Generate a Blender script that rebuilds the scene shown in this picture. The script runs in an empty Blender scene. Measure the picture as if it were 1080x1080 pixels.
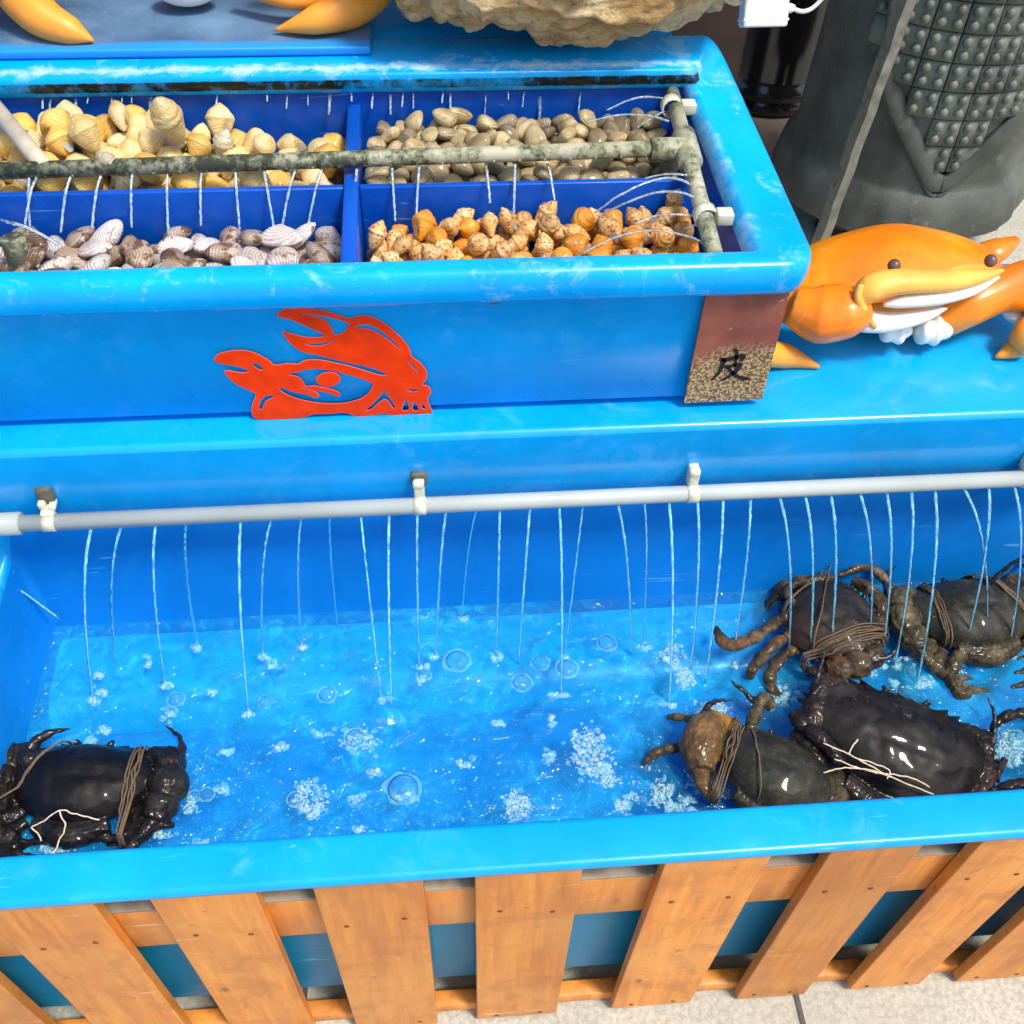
import bpy, bmesh, math, random
import numpy as np
from mathutils import Vector, Matrix, noise
from mathutils.bvhtree import BVHTree
from mathutils.kdtree import KDTree
PI = math.pi
rnd = random.Random(11)
scene = bpy.context.scene
col = scene.collection

# ------------------------------------------------------------------ camera
FPX = 1096.24
PIT, YAW, ROL = [math.radians(a) for a in (49.1526, 6.28716, 2.18632)]
CF = Vector((math.sin(YAW)*math.cos(PIT), math.cos(YAW)*math.cos(PIT), -math.sin(PIT)))
r0 = Vector((math.cos(YAW), -math.sin(YAW), 0)); u0 = r0.cross(CF)
CR = r0*math.cos(ROL) + u0*math.sin(ROL)
CU = -r0*math.sin(ROL) + u0*math.cos(ROL)
CP = Vector((-0.05037781, -0.34949879, 0.88077336))
cam = bpy.data.cameras.new('camera')
camo = bpy.data.objects.new('camera', cam); col.objects.link(camo)
M = Matrix((CR, CU, -CF)).transposed().to_4x4(); M.translation = CP
camo.matrix_world = M
cam.sensor_fit = 'HORIZONTAL'; cam.sensor_width = 36; cam.lens = 36*FPX/1080
cam.clip_start = 0.02; cam.clip_end = 200
scene.camera = camo

def ray(px, py): return CF + CR*((px-540)/FPX) - CU*((py-540)/FPX)
def onz(px, py, z): d = ray(px, py); return CP + d*((z-CP.z)/d.z)
def ony(px, py, y): d = ray(px, py); return CP + d*((y-CP.y)/d.y)

# ------------------------------------------------------------------ materials
def newmat(name):
    m = bpy.data.materials.new(name); m.use_nodes = True
    nt = m.node_tree
    for n in list(nt.nodes): nt.nodes.remove(n)
    out = nt.nodes.new('ShaderNodeOutputMaterial')
    return m, nt, out
def N(nt, t, **kw):
    n = nt.nodes.new('ShaderNode'+t)
    for k, v in kw.items():
        if hasattr(n, k) and k not in n.inputs.keys(): setattr(n, k, v)
        else: n.inputs[k].default_value = v
    return n
def L(nt, a, b): nt.links.new(a, b)
def c4(c): return (c[0], c[1], c[2], 1.0)
def coords(nt, rand=True, scale=(1, 1, 1)):
    tc = N(nt, 'TexCoord')
    mp = N(nt, 'Mapping'); mp.inputs['Scale'].default_value = scale
    L(nt, tc.outputs['Object'], mp.inputs['Vector'])
    if rand:
        oi = N(nt, 'ObjectInfo')
        mu = N(nt, 'Math', operation='MULTIPLY'); mu.inputs[1].default_value = 37.0
        L(nt, oi.outputs['Random'], mu.inputs[0])
        cb = N(nt, 'CombineXYZ')
        for k in 'XYZ': L(nt, mu.outputs[0], cb.inputs[k])
        L(nt, cb.outputs[0], mp.inputs['Location'])
    return mp.outputs['Vector']
def ramp(nt, fac, stops, interp='LINEAR'):
    r = N(nt, 'ValToRGB'); r.color_ramp.interpolation = interp
    e = r.color_ramp.elements
    while len(e) < len(stops): e.new(0.5)
    for i, (p, c) in enumerate(stops):
        e[i].position = p
        e[i].color = c4(c) if not isinstance(c, (int, float)) else (c, c, c, 1)
    L(nt, fac, r.inputs['Fac'])
    return r.outputs['Color']
def ntex(nt, vec, scale, detail=4, rough=.55, dist=0):
    n = N(nt, 'TexNoise'); n.inputs['Scale'].default_value = scale
    n.inputs['Detail'].default_value = detail; n.inputs['Roughness'].default_value = rough
    n.inputs['Distortion'].default_value = dist
    L(nt, vec, n.inputs['Vector']); return n.outputs['Fac']
def mix(nt, fac, a, b, blend='MIX'):
    m = N(nt, 'Mix', data_type='RGBA', blend_type=blend)
    if isinstance(fac, (int, float)): m.inputs[0].default_value = fac
    else: L(nt, fac, m.inputs[0])
    for i, v in ((6, a), (7, b)):
        if isinstance(v, tuple): m.inputs[i].default_value = c4(v)
        else: L(nt, v, m.inputs[i])
    return m.outputs[2]
def math_(nt, op, a, b=None, clamp=False):
    m = N(nt, 'Math', operation=op); m.use_clamp = clamp
    for i, v in ((0, a), (1, b)):
        if v is None: continue
        if isinstance(v, (int, float)): m.inputs[i].default_value = v
        else: L(nt, v, m.inputs[i])
    return m.outputs[0]
def pbsdf(nt, out, color=None, rough=.5, bump=None, bstr=.3, bdist=.002, spec=.5, coat=0, coatr=.1, sss=0, ssr=(.01,.004,.002), metal=0):
    p = N(nt, 'BsdfPrincipled')
    if isinstance(color, tuple): p.inputs['Base Color'].default_value = c4(color)
    elif color is not None: L(nt, color, p.inputs['Base Color'])
    if isinstance(rough, (int, float)): p.inputs['Roughness'].default_value = rough
    else: L(nt, rough, p.inputs['Roughness'])
    p.inputs['Specular IOR Level'].default_value = spec
    p.inputs['Coat Weight'].default_value = coat; p.inputs['Coat Roughness'].default_value = coatr
    p.inputs['Metallic'].default_value = metal
    if sss:
        p.inputs['Subsurface Weight'].default_value = sss; p.inputs['Subsurface Radius'].default_value = ssr
        p.inputs['Subsurface Scale'].default_value = 1.0
    if bump is not None:
        b = N(nt, 'Bump'); b.inputs['Strength'].default_value = bstr; b.inputs['Distance'].default_value = bdist
        L(nt, bump, b.inputs['Height']); L(nt, b.outputs['Normal'], p.inputs['Normal'])
    L(nt, p.outputs[0], out.inputs['Surface'])
    return p
def position_mask(nt, axis, lo, hi):
    g = N(nt, 'TexCoord'); s = N(nt, 'SeparateXYZ'); L(nt, g.outputs['Object'], s.inputs[0])
    mr = N(nt, 'MapRange'); mr.inputs['From Min'].default_value = lo; mr.inputs['From Max'].default_value = hi
    L(nt, s.outputs[axis], mr.inputs['Value']); return mr.outputs['Result']

BLUE = (.0, .35, .82)
def mat_gelcoat(name, base=BLUE, lime=0.25, mould=False, rough=.28, coat=.14):
    m, nt, out = newmat(name)
    v = coords(nt, False)
    a = ntex(nt, v, 7, 5)
    c = ramp(nt, a, [(.3, tuple(x*.84 for x in base)), (.7, tuple(min(1, x*1.1+.003) for x in base))])
    # scuffs and limescale bloom
    b = ntex(nt, v, 26, 8, .7, .6)
    big = ntex(nt, v, 5, 3)
    s = math_(nt, 'MULTIPLY', ramp(nt, b, [(.53, 0.), (.74, 1.)]), ramp(nt, big, [(.42, 0.), (.7, 1.)]))
    c = mix(nt, math_(nt, 'MULTIPLY', s, lime, True), c, (.30, .70, .88))
    st_ = ntex(nt, coords(nt, False, (1, 1, .07)), 34, 5, .65)
    c = mix(nt, math_(nt, 'MULTIPLY', ramp(nt, st_, [(.55, 0.), (.75, 1.)]), .16), c, tuple(x*.55 for x in base))
    sx2 = ntex(nt, coords(nt, False, (.12, 1, 1.6)), 60, 2, .5, 2.0)
    c = mix(nt, math_(nt, 'MULTIPLY', math_(nt, 'MULTIPLY', ramp(nt, sx2, [(.70, 0.), (.73, 1.)]), ramp(nt, big, [(.48, 0.), (.56, 1.)])), .45), c, (.20, .62, .88))
    f = ntex(nt, v, 420, 3, .6)
    c = mix(nt, ramp(nt, f, [(.66, 0.), (.75, .35)]), c, (.02, .46, .86))
    r = math_(nt, 'ADD', math_(nt, 'MULTIPLY', b, .35), rough-.14)
    pbsdf(nt, out, c, r, ntex(nt, v, 40, 4), .12, .002, spec=.28, coat=coat, coatr=.10)
    return m
def mat_plain(name, color, rough=.5, var=.15, scale=60, bstr=.2, bdist=.001, spec=.5, coat=0, sss=0, rand=True):
    m, nt, out = newmat(name)
    v = coords(nt, rand)
    a = ntex(nt, v, scale, 5)
    c = ramp(nt, a, [(.3, tuple(x*(1-var) for x in color)), (.7, tuple(min(1, x*(1+var)) for x in color))])
    pbsdf(nt, out, c, rough, a, bstr, bdist, spec=spec, coat=coat, sss=sss)
    return m

M_blue = mat_gelcoat('blue_gelcoat', lime=.30)
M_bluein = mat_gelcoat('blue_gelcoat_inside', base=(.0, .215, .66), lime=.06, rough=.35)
M_blueshade = mat_gelcoat('shaded_blue_gelcoat', base=(.0, .075, .46), lime=.03, rough=.35)  # same gelcoat, with the shade inside the trays put into its colour
M_ledge = mat_gelcoat('glossy_blue_gelcoat', lime=.30, rough=.24, coat=.6)
M_teal = mat_gelcoat('teal_paint', base=(.003, .22, .42), lime=.05, rough=.5)

def mat_rim():
    """rim of the upper tank: limescale along the inner edges, black mildew under the back lip"""
    m, nt, out = newmat('stained_blue_rim')
    v = coords(nt, False)
    tc = N(nt, 'TexCoord'); s = N(nt, 'SeparateXYZ'); L(nt, tc.outputs['Object'], s.inputs[0])
    X, Y, Z = s.outputs
    a = ntex(nt, v, 7, 5)
    c = ramp(nt, a, [(.3, (.0, .31, .78)), (.7, (.0, .43, .92))])
    def band(val, c0, w):     # 1 inside |val-c0|<w
        d = math_(nt, 'ABSOLUTE', math_(nt, 'SUBTRACT', val, c0))
        return math_(nt, 'SUBTRACT', 1.0, math_(nt, 'DIVIDE', d, w), True)
    n1 = ntex(nt, v, 22, 8, .7, .8); n2 = ntex(nt, v, 75, 6, .7)
    nn = math_(nt, 'ADD', math_(nt, 'MULTIPLY', n1, .7), math_(nt, 'MULTIPLY', n2, .3))
    # back edge crust
    e = math_(nt, 'MULTIPLY', band(Y, .712, .016), ramp(nt, X, [(.0, 0.), (.001, 1.)]))
    eb = math_(nt, 'ADD', math_(nt, 'MULTIPLY', band(Y, .718, .024), .26), math_(nt, 'SUBTRACT', nn, .64))
    eb = math_(nt, 'MULTIPLY', math_(nt, 'MULTIPLY', eb, 6., True), band(Z, .36, .014))
    er = math_(nt, 'ADD', math_(nt, 'MULTIPLY', band(X, .236, .030), .24), math_(nt, 'SUBTRACT', nn, .62))
    er = math_(nt, 'MULTIPLY', math_(nt, 'MULTIPLY', er, 5., True), .6)
    er = math_(nt, 'MULTIPLY', er, ramp(nt, Y, [(.40, 0.), (.43, 1.)]))
    ef = ramp(nt, nn, [(.55, 0.), (.68, .5)])
    w = math_(nt, 'MAXIMUM', math_(nt, 'MAXIMUM', eb, er), ef)
    wc = mix(nt, n2, (.25, .52, .62), (.72, .82, .82))
    c = mix(nt, math_(nt, 'MULTIPLY', w, .85), c, wc)
    # mildew on the vertical inner face of the back lip
    k = ntex(nt, v, 11, 4, .6); k2 = ntex(nt, v, 60, 5, .7)
    md = math_(nt, 'MULTIPLY', math_(nt, 'MULTIPLY', band(Z, .349, .011), 1.6, True), math_(nt, 'MULTIPLY', band(Y, .705, .010), 3., True))
    md = math_(nt, 'ADD', math_(nt, 'MULTIPLY', md, .75), math_(nt, 'SUBTRACT', math_(nt, 'ADD', math_(nt, 'MULTIPLY', k, .62), math_(nt, 'MULTIPLY', k2, .38)), 1.11))
    md = math_(nt, 'MULTIPLY', md, 7., True)
    c = mix(nt, md, c, (.010, .014, .012))
    r = math_(nt, 'ADD', math_(nt, 'MULTIPLY', w, .4), .22, True)
    pbsdf(nt, out, c, r, nn, .25, .002, spec=.3, coat=.1, coatr=.1)
    return m
M_rim = mat_rim()

def mat_wood():
    m, nt, out = newmat('orange_stained_wood')
    v = coords(nt, True, (1, 1, .09))
    v2 = coords(nt, True)
    g = ntex(nt, v, 95, 6, .62, .4)
    g2 = ntex(nt, v, 22, 3, .5, 1.2)
    b = ntex(nt, v2, 9, 4)
    c = ramp(nt, g, [(.25, (.48, .14, .014)), (.5, (.70, .235, .028)), (.78, (.80, .34, .055))])
    c = mix(nt, ramp(nt, g2, [(.45, 0.), (.62, .55)]), c, (.44, .13, .02))
    c = mix(nt, ramp(nt, b, [(.42, 0.), (.7, .55)]), c, (.72, .32, .07))
    oi = N(nt, 'ObjectInfo')
    hs = N(nt, 'HueSaturation'); L(nt, c, hs.inputs['Color'])
    L(nt, math_(nt, 'ADD', math_(nt, 'MULTIPLY', oi.outputs['Random'], .28), .84), hs.inputs['Value'])
    # pale scratches, mostly level
    vs = coords(nt, True, (.10, .3, 1.3))
    sc = ntex(nt, vs, 70, 2, .5, 1.5)
    wl = ntex(nt, v2, 14, 3)
    scr = math_(nt, 'MULTIPLY', ramp(nt, sc, [(.69, 0.), (.72, 1.)]), ramp(nt, wl, [(.5, 0.), (.58, 1.)]))
    c = mix(nt, math_(nt, 'MULTIPLY', scr, .8), hs.outputs[0], (.75, .55, .33))
    wt = ntex(nt, v2, 17, 6, .7, .8)
    c = mix(nt, ramp(nt, wt, [(.50, 0.), (.66, .5)]), c, (.36, .125, .022))
    kn = N(nt, 'TexVoronoi'); kn.inputs['Scale'].default_value = 9; kv = coords(nt, True, (1, 1, .55)); L(nt, kv, kn.inputs['Vector'])
    c = mix(nt, ramp(nt, kn.outputs['Distance'], [(.018, .85), (.032, .4), (.055, 0.)]), c, (.17, .06, .018))
    dk = ntex(nt, v2, 55, 3, .5)
    c = mix(nt, ramp(nt, dk, [(.70, 0.), (.78, .7)]), c, (.16, .06, .02))
    pbsdf(nt, out, c, .5, g, .25, .0012, coat=.12, coatr=.3)
    return m
M_wood = mat_wood()
M_woodraw = mat_plain('weathered_wood', (.30, .24, .17), .8, .35, 40)
M_nail = mat_plain('rusty_nail', (.12, .06, .03), .7)

def mat_concrete():
    m, nt, out = newmat('pale_concrete')
    v = coords(nt, False)
    a = ntex(nt, v, 3, 5); b = ntex(nt, v, 160, 4, .7)
    c = ramp(nt, a, [(.3, (.42, .41, .34)), (.7, (.55, .54, .46))])
    c = mix(nt, ramp(nt, b, [(.38, .6), (.6, 0.)]), c, (.26, .25, .20))
    pbsdf(nt, out, c, .85, b, .5, .003)
    return m
M_concrete = mat_concrete()
M_joint = mat_plain('dark_joint', (.09, .085, .075), .9)

def mat_pvc_dirty():
    m, nt, out = newmat('algae_stained_pvc')
    v = coords(nt, False)
    a = ntex(nt, v, 26, 6, .7); b = ntex(nt, v, 130, 5, .7); d = ntex(nt, v, 9, 3)
    tcx = N(nt, 'TexCoord'); sx_ = N(nt, 'SeparateXYZ'); L(nt, tcx.outputs['Object'], sx_.inputs[0])
    mrx = N(nt, 'MapRange'); mrx.inputs['From Min'].default_value = .05; mrx.inputs['From Max'].default_value = -.2; mrx.inputs['To Max'].default_value = .075; L(nt, sx_.outputs[0], mrx.inputs['Value'])
    a = math_(nt, 'ADD', a, mrx.outputs[0]); b = math_(nt, 'ADD', b, mrx.outputs[0])
    g = mix(nt, d, (.30, .29, .19), (.52, .50, .38))
    c = mix(nt, ramp(nt, a, [(.42, 0.), (.62, .85)]), g, (.15, .19, .07))
    c = mix(nt, ramp(nt, math_(nt, 'ADD', math_(nt, 'MULTIPLY', a, .5), math_(nt, 'MULTIPLY', b, .5)), [(.50, 0.), (.60, .92)]), c, (.030, .034, .020))
    pbsdf(nt, out, c, .5, b, .4, .0015)
    return m
M_pvcd = mat_pvc_dirty()
M_beige = mat_plain('beige_pvc', (.50, .44, .34), .5, .2, 40)
M_pvc = mat_plain('grey_pvc', (.40, .44, .42), .32, .10, 12, .05)
M_clip = mat_plain('ivory_clip', (.64, .64, .48), .45, .2, 120)
M_clipd = mat_plain('mouldy_clip', (.10, .10, .07), .6, .5, 120)
M_white = mat_plain('white_plastic', (.80, .80, .76), .35, .04)
M_black = mat_plain('black_glaze', (.006, .006, .007), .16, .2, 20, .05, coat=.6)
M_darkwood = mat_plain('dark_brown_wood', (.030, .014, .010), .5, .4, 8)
M_brownboard = mat_plain('brown_board', (.14, .10, .075), .7, .3, 20)

def mat_statue():
    m, nt, out = newmat('grey_green_stone')
    v = coords(nt, False)
    a = ntex(nt, v, 9, 6); b = ntex(nt, v, 190, 4, .7); d = ntex(nt, v, 34, 6, .7)
    c = ramp(nt, a, [(.3, (.042, .046, .040)), (.7, (.125, .135, .112))])
    c = mix(nt, ramp(nt, d, [(.58, 0.), (.76, .5)]), c, (.26, .27, .22))
    c = mix(nt, ramp(nt, b, [(.68, 0.), (.76, .5)]), c, (.40, .40, .36))
    pbsdf(nt, out, c, .55, b, .35, .003, spec=.4)
    return m
M_statue = mat_statue()
def mat_studs():
    m, nt, out = newmat('lit_grey_green_stone')
    v = coords(nt, False)
    a = ntex(nt, v, 9, 6); b = ntex(nt, v, 190, 4, .7)
    c = ramp(nt, a, [(.3, (.075, .085, .068)), (.7, (.19, .21, .165))])  # statue stone lightened, brightness of its lit side put into the colour
    c = mix(nt, ramp(nt, b, [(.66, 0.), (.76, .5)]), c, (.42, .42, .36))
    pbsdf(nt, out, c, .5, b, .3, .002, spec=.45)
    return m
M_studs = mat_studs()
M_strip = mat_plain('worn_edge_strip', (.23, .22, .16), .6, .35, 45, .4, .002)

def mat_rock():
    m, nt, out = newmat('tan_rock')
    v = coords(nt, False); vl = coords(nt, False, (.7, 1, 2.4))
    a = ntex(nt, vl, 13, 8, .68, 1.2); b = ntex(nt, v, 70, 8, .75, .8); d = ntex(nt, v, 6, 3)
    c = ramp(nt, a, [(.26, (.24, .11, .03)), (.40, (.62, .38, .14)), (.55, (.84, .64, .34)), (.70, (.88, .80, .60))])
    c = mix(nt, ramp(nt, b, [(.36, .7), (.48, 0.)]), c, (.24, .13, .05))
    c = mix(nt, ramp(nt, d, [(.5, 0.), (.68, .6)]), c, (.78, .70, .55))
    hh = math_(nt, 'ADD', a, math_(nt, 'MULTIPLY', b, .6))
    pbsdf(nt, out, c, .75, hh, 1., .012)
    return m
M_rock = mat_rock()

def mat_orange():
    m, nt, out = newmat('orange_plastic')
    v = coords(nt, False)
    a = ntex(nt, v, 13, 4); b = ntex(nt, v, 70, 5, .6)
    c = ramp(nt, a, [(.32, (.82, .17, .002)), (.55, (.88, .26, .003)), (.75, (.90, .38, .015))])
    c = mix(nt, ramp(nt, b, [(.56, 0.), (.75, .45)]), c, (.62, .10, .005))
    sp_ = ntex(nt, v, 210, 3, .6); gr = ntex(nt, v, 28, 7, .75, 1.0)
    c = mix(nt, ramp(nt, gr, [(.60, 0.), (.74, .5)]), c, (.90, .52, .14))
    c = mix(nt, ramp(nt, sp_, [(.72, 0.), (.78, .6)]), c, (.25, .07, .01))
    pbsdf(nt, out, c, .34, b, .12, .001, sss=0, coat=.2, coatr=.2)
    return m
M_orange = mat_orange()
M_peach = mat_plain('pale_orange_plastic', (.88, .42, .07), .45, .22, 22)
M_leg = mat_plain('orange_leg_plastic', (.88, .33, .035), .4, .18, 18)
M_tooth = mat_plain('white_painted_plastic', (.82, .79, .72), .45, .06)
M_eye = mat_plain('brown_bead', (.13, .07, .055), .35, .3, 200)

def mat_lid():
    m, nt, out = newmat('dusty_dark_blue_lid')
    v = coords(nt, False)
    tc = N(nt, 'TexCoord'); s = N(nt, 'SeparateXYZ'); L(nt, tc.outputs['Object'], s.inputs[0])
    a = ntex(nt, v, 9, 6, .6); b = ntex(nt, v, 300, 3, .7)
    c = ramp(nt, a, [(.3, (.035, .085, .17)), (.7, (.13, .25, .40))])
    c = mix(nt, ramp(nt, b, [(.62, 0.), (.74, .5)]), c, (.40, .46, .52))
    # clean blue paint along the front edge where the dust is rinsed off
    w = math_(nt, 'ADD', s.outputs[1], math_(nt, 'MULTIPLY', a, .03))
    f = ramp(nt, w, [(.0, 0.), (.5, 0.)])
    mr = N(nt, 'MapRange'); mr.inputs['From Min'].default_value = .774; mr.inputs['From Max'].default_value = .764
    L(nt, w, mr.inputs['Value'])
    c = mix(nt, mr.outputs[0], c, (.010, .26, .72))
    pbsdf(nt, out, c, .45, b, .15, .001)
    return m
M_lid = mat_lid()

def mat_rust():
    m, nt, out = newmat('rusty_metal')
    v = coords(nt, False)
    tc = N(nt, 'TexCoord'); s = N(nt, 'SeparateXYZ'); L(nt, tc.outputs['Object'], s.inputs[0])
    a = ntex(nt, v, 24, 5, .65); b = ntex(nt, v, 330, 4, .75)
    c = ramp(nt, a, [(.3, (.17, .045, .028)), (.7, (.34, .10, .06))])
    fl = ramp(nt, b, [(.47, 0.), (.55, 1.)])
    mr = N(nt, 'MapRange'); mr.inputs['From Min'].default_value = .245; mr.inputs['From Max'].default_value = .222
    L(nt, math_(nt, 'ADD', s.outputs[2], math_(nt, 'MULTIPLY', math_(nt, 'SUBTRACT', a, .5), .05)), mr.inputs['Value'])
    low = mix(nt, fl, (.15, .065, .02), (.56, .41, .20))
    c = mix(nt, mr.outputs[0], c, low)
    cr = ntex(nt, v, 45, 4, .6)
    c = mix(nt, ramp(nt, cr, [(.66, 0.), (.70, .8)]), c, (.66, .52, .34))
    pbsdf(nt, out, c, .6, b, .4, .001)
    return m
M_rust = mat_rust()
M_ink = mat_plain('black_paint', (.010, .010, .009), .5)
M_red = mat_plain('red_vinyl', (.86, .045, .0), .5, .14, 60, spec=.12)
M_redb = mat_plain('pale_vinyl_edge', (.55, .22, .30), .4, .1, 60)
M_bolt = mat_plain('dull_screw', (.14, .14, .12), .5)

# ---- water, jets, bubbles, foam
def mat_water():
    m, nt, out = newmat('tank_water')
    v = coords(nt, False)
    h = math_(nt, 'ADD', ntex(nt, v, 26, 3, .5, .8), math_(nt, 'MULTIPLY', ntex(nt, v, 90, 2, .5, .5), .3))
    b = N(nt, 'Bump'); b.inputs['Strength'].default_value = 1.0; b.inputs['Distance'].default_value = .014
    L(nt, h, b.inputs['Height'])
    tr = N(nt, 'BsdfTransparent'); tr.inputs['Color'].default_value = (.72, .93, .99, 1)
    gl = N(nt, 'BsdfGlossy'); gl.inputs['Roughness'].default_value = .04
    L(nt, b.outputs[0], gl.inputs['Normal'])
    fr = N(nt, 'Fresnel'); fr.inputs['IOR'].default_value = 1.33; L(nt, b.outputs[0], fr.inputs['Normal'])
    # fine air suspended in the churned water
    df = N(nt, 'BsdfDiffuse'); df.inputs['Color'].default_value = (.03, .56, .90, 1)
    cl = ntex(nt, v, 9, 6, .65, .5)
    sep = N(nt, 'SeparateXYZ'); tc = N(nt, 'TexCoord'); L(nt, tc.outputs['Object'], sep.inputs[0])
    cl2 = ntex(nt, v, 34, 6, .7, 1.2)
    air = math_(nt, 'ADD', ramp(nt, cl, [(.36, .08), (.6, .24), (.78, .42)]), math_(nt, 'MULTIPLY', ramp(nt, cl2, [(.5, 0.), (.72, .5)]), ramp(nt, cl, [(.4, .1), (.6, 1.)])))
    m1 = N(nt, 'MixShader'); L(nt, air, m1.inputs[0]); L(nt, tr.outputs[0], m1.inputs[1]); L(nt, df.outputs[0], m1.inputs[2])
    m2 = N(nt, 'MixShader'); L(nt, fr.outputs[0], m2.inputs[0]); L(nt, m1.outputs[0], m2.inputs[1]); L(nt, gl.outputs[0], m2.inputs[2])
    L(nt, m2.outputs[0], out.inputs['Surface'])
    return m
M_water = mat_water()
def mat_clearish(name, white, col_=(.85, .95, 1), rough=.05, ior=1.33, nscale=None):
    m, nt, out = newmat(name)
    tr = N(nt, 'BsdfTransparent'); tr.inputs['Color'].default_value = (.93, .98, 1, 1)
    df = N(nt, 'BsdfPrincipled'); df.inputs['Base Color'].default_value = c4(col_); df.inputs['Roughness'].default_value = .15
    gl = N(nt, 'BsdfGlossy'); gl.inputs['Roughness'].default_value = rough
    fr = N(nt, 'Fresnel'); fr.inputs['IOR'].default_value = ior
    m1 = N(nt, 'MixShader'); m1.inputs[0].default_value = white
    if nscale:
        v = coords(nt, True)
        L(nt, ramp(nt, ntex(nt, v, nscale, 4, .7), [(.38, white*.25), (.62, min(1, white*1.7))]), m1.inputs[0])
    L(nt, tr.outputs[0], m1.inputs[1]); L(nt, df.outputs[0], m1.inputs[2])
    m2 = N(nt, 'MixShader'); L(nt, fr.outputs[0], m2.inputs[0]); L(nt, m1.outputs[0], m2.inputs[1]); L(nt, gl.outputs[0], m2.inputs[2])
    L(nt, m2.outputs[0], out.inputs['Surface'])
    return m
M_jet = mat_clearish('falling_water', .46, (.34, .84, 1.0), .05, 1.33, 130)
M_jet2 = mat_clearish('falling_water_upper', .34, (.62, .80, .90), .05, 1.33, 220)
M_bub = mat_clearish('bubble_film', .05, (.4, .9, 1), .02, 1.22)
M_foam = mat_clearish('foam', .33, (.70, .97, 1.0), .08, 1.12)
M_froth = mat_clearish('froth_film', .14, (.45, .95, 1.0), .25, 1.02, 180)
M_air = mat_clearish('air_specks', .34, (.35, .88, 1.0), .2, 1.02)

# ---- shells
def mat_shell(name, stops, rings=0, rough=.35, spots=None, patch=None):
    m, nt, out = newmat(name)
    v = coords(nt, True)
    a = ntex(nt, v, 1.6, 4, .6)
    c = ramp(nt, a, stops)
    oi = N(nt, 'ObjectInfo')
    bump = ntex(nt, v, 16, 4, .6)
    if rings:
        tc = N(nt, 'TexCoord')
        w = N(nt, 'TexWave', wave_type='RINGS', rings_direction='Z'); w.inputs['Scale'].default_value = rings
        w.inputs['Distortion'].default_value = 1.2; w.inputs['Detail'].default_value = 3
        mp = N(nt, 'Mapping'); mp.inputs['Location'].default_value = (.12, -.30, 0)
        L(nt, tc.outputs['Object'], mp.inputs['Vector']); L(nt, mp.outputs[0], w.inputs['Vector'])
        c = mix(nt, math_(nt, 'MULTIPLY', ramp(nt, w.outputs['Fac'], [(.35, 0.), (.9, 1.)]), .38), c, tuple(x*.45 for x in stops[0][1]))
        bump = math_(nt, 'ADD', math_(nt, 'MULTIPLY', w.outputs['Fac'], .25), math_(nt, 'MULTIPLY', bump, .5))
    if spots:
        vo = N(nt, 'TexVoronoi'); vo.inputs['Scale'].default_value = spots[1]; L(nt, v, vo.inputs['Vector'])
        n2 = ntex(nt, v, 7, 3)
        f = math_(nt, 'ADD', vo.outputs['Distance'], math_(nt, 'MULTIPLY', n2, .5))
        c = mix(nt, ramp(nt, f, [(.54, .92), (.63, 0.)]), c, spots[0])
    if patch:
        n3 = ntex(nt, v, 2.2, 5, .6, .5)
        c = mix(nt, ramp(nt, n3, [(patch[1], 0.), (patch[1]+.05, .95)]), c, patch[0])
    if not rings:
        w = N(nt, 'TexWave', wave_type='BANDS', bands_direction='Z'); w.inputs['Scale'].default_value = 4.2
        w.inputs['Distortion'].default_value = 2.2; w.inputs['Detail'].default_value = 4
        L(nt, v, w.inputs['Vector'])
        c = mix(nt, math_(nt, 'MULTIPLY', ramp(nt, w.outputs['Fac'], [(.45, 0.), (.95, 1.)]), .17), c, tuple(x*.42 for x in stops[0][1]))
    hs = N(nt, 'HueSaturation'); L(nt, c, hs.inputs['Color'])
    L(nt, math_(nt, 'ADD', math_(nt, 'MULTIPLY', oi.outputs['Random'], .5), .75), hs.inputs['Value'])
    pbsdf(nt, out, hs.outputs[0], rough, bump, .35, .02, coat=.35, coatr=.15)
    return m
M_whelk = mat_shell('cream_shell', [(.3, (.60, .38, .11)), (.5, (.78, .60, .26)), (.72, (.84, .72, .44))])
M_whelky = mat_shell('yellow_shell', [(.3, (.72, .37, .05)), (.5, (.82, .50, .10)), (.72, (.84, .62, .22))])
M_whelkg = mat_shell('grey_shell', [(.3, (.36, .30, .19)), (.5, (.52, .46, .31)), (.72, (.66, .60, .46))])
M_clam = mat_shell('tan_clam_shell', [(.3, (.30, .21, .09)), (.5, (.50, .39, .19)), (.72, (.70, .58, .33))], rings=5.5)
M_clamd = mat_shell('dull_clam_shell', [(.3, (.17, .12, .06)), (.5, (.28, .22, .12)), (.72, (.42, .34, .21))], rings=5.5)
M_oval = mat_shell('lilac_clam_shell', [(.3, (.46, .38, .33)), (.5, (.64, .56, .52)), (.72, (.78, .73, .71))], rings=4.5, patch=((.22, .12, .05), .60))
M_ovald = mat_shell('brown_clam_shell', [(.3, (.30, .20, .12)), (.5, (.42, .32, .24)), (.72, (.60, .52, .46))], rings=4.5, patch=((.12, .055, .02), .50))
M_snail = mat_shell('spotted_snail_shell', [(.3, (.62, .29, .06)), (.5, (.78, .46, .16)), (.72, (.86, .64, .36))], spots=((.40, .14, .035), 9.0))
M_snailo = mat_shell('orange_snail_shell', [(.3, (.66, .19, .008)), (.5, (.78, .29, .012)), (.72, (.80, .42, .05))])
M_flesh = mat_plain('grey_operculum', (.30, .27, .22), .4, .25, 5)

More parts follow.
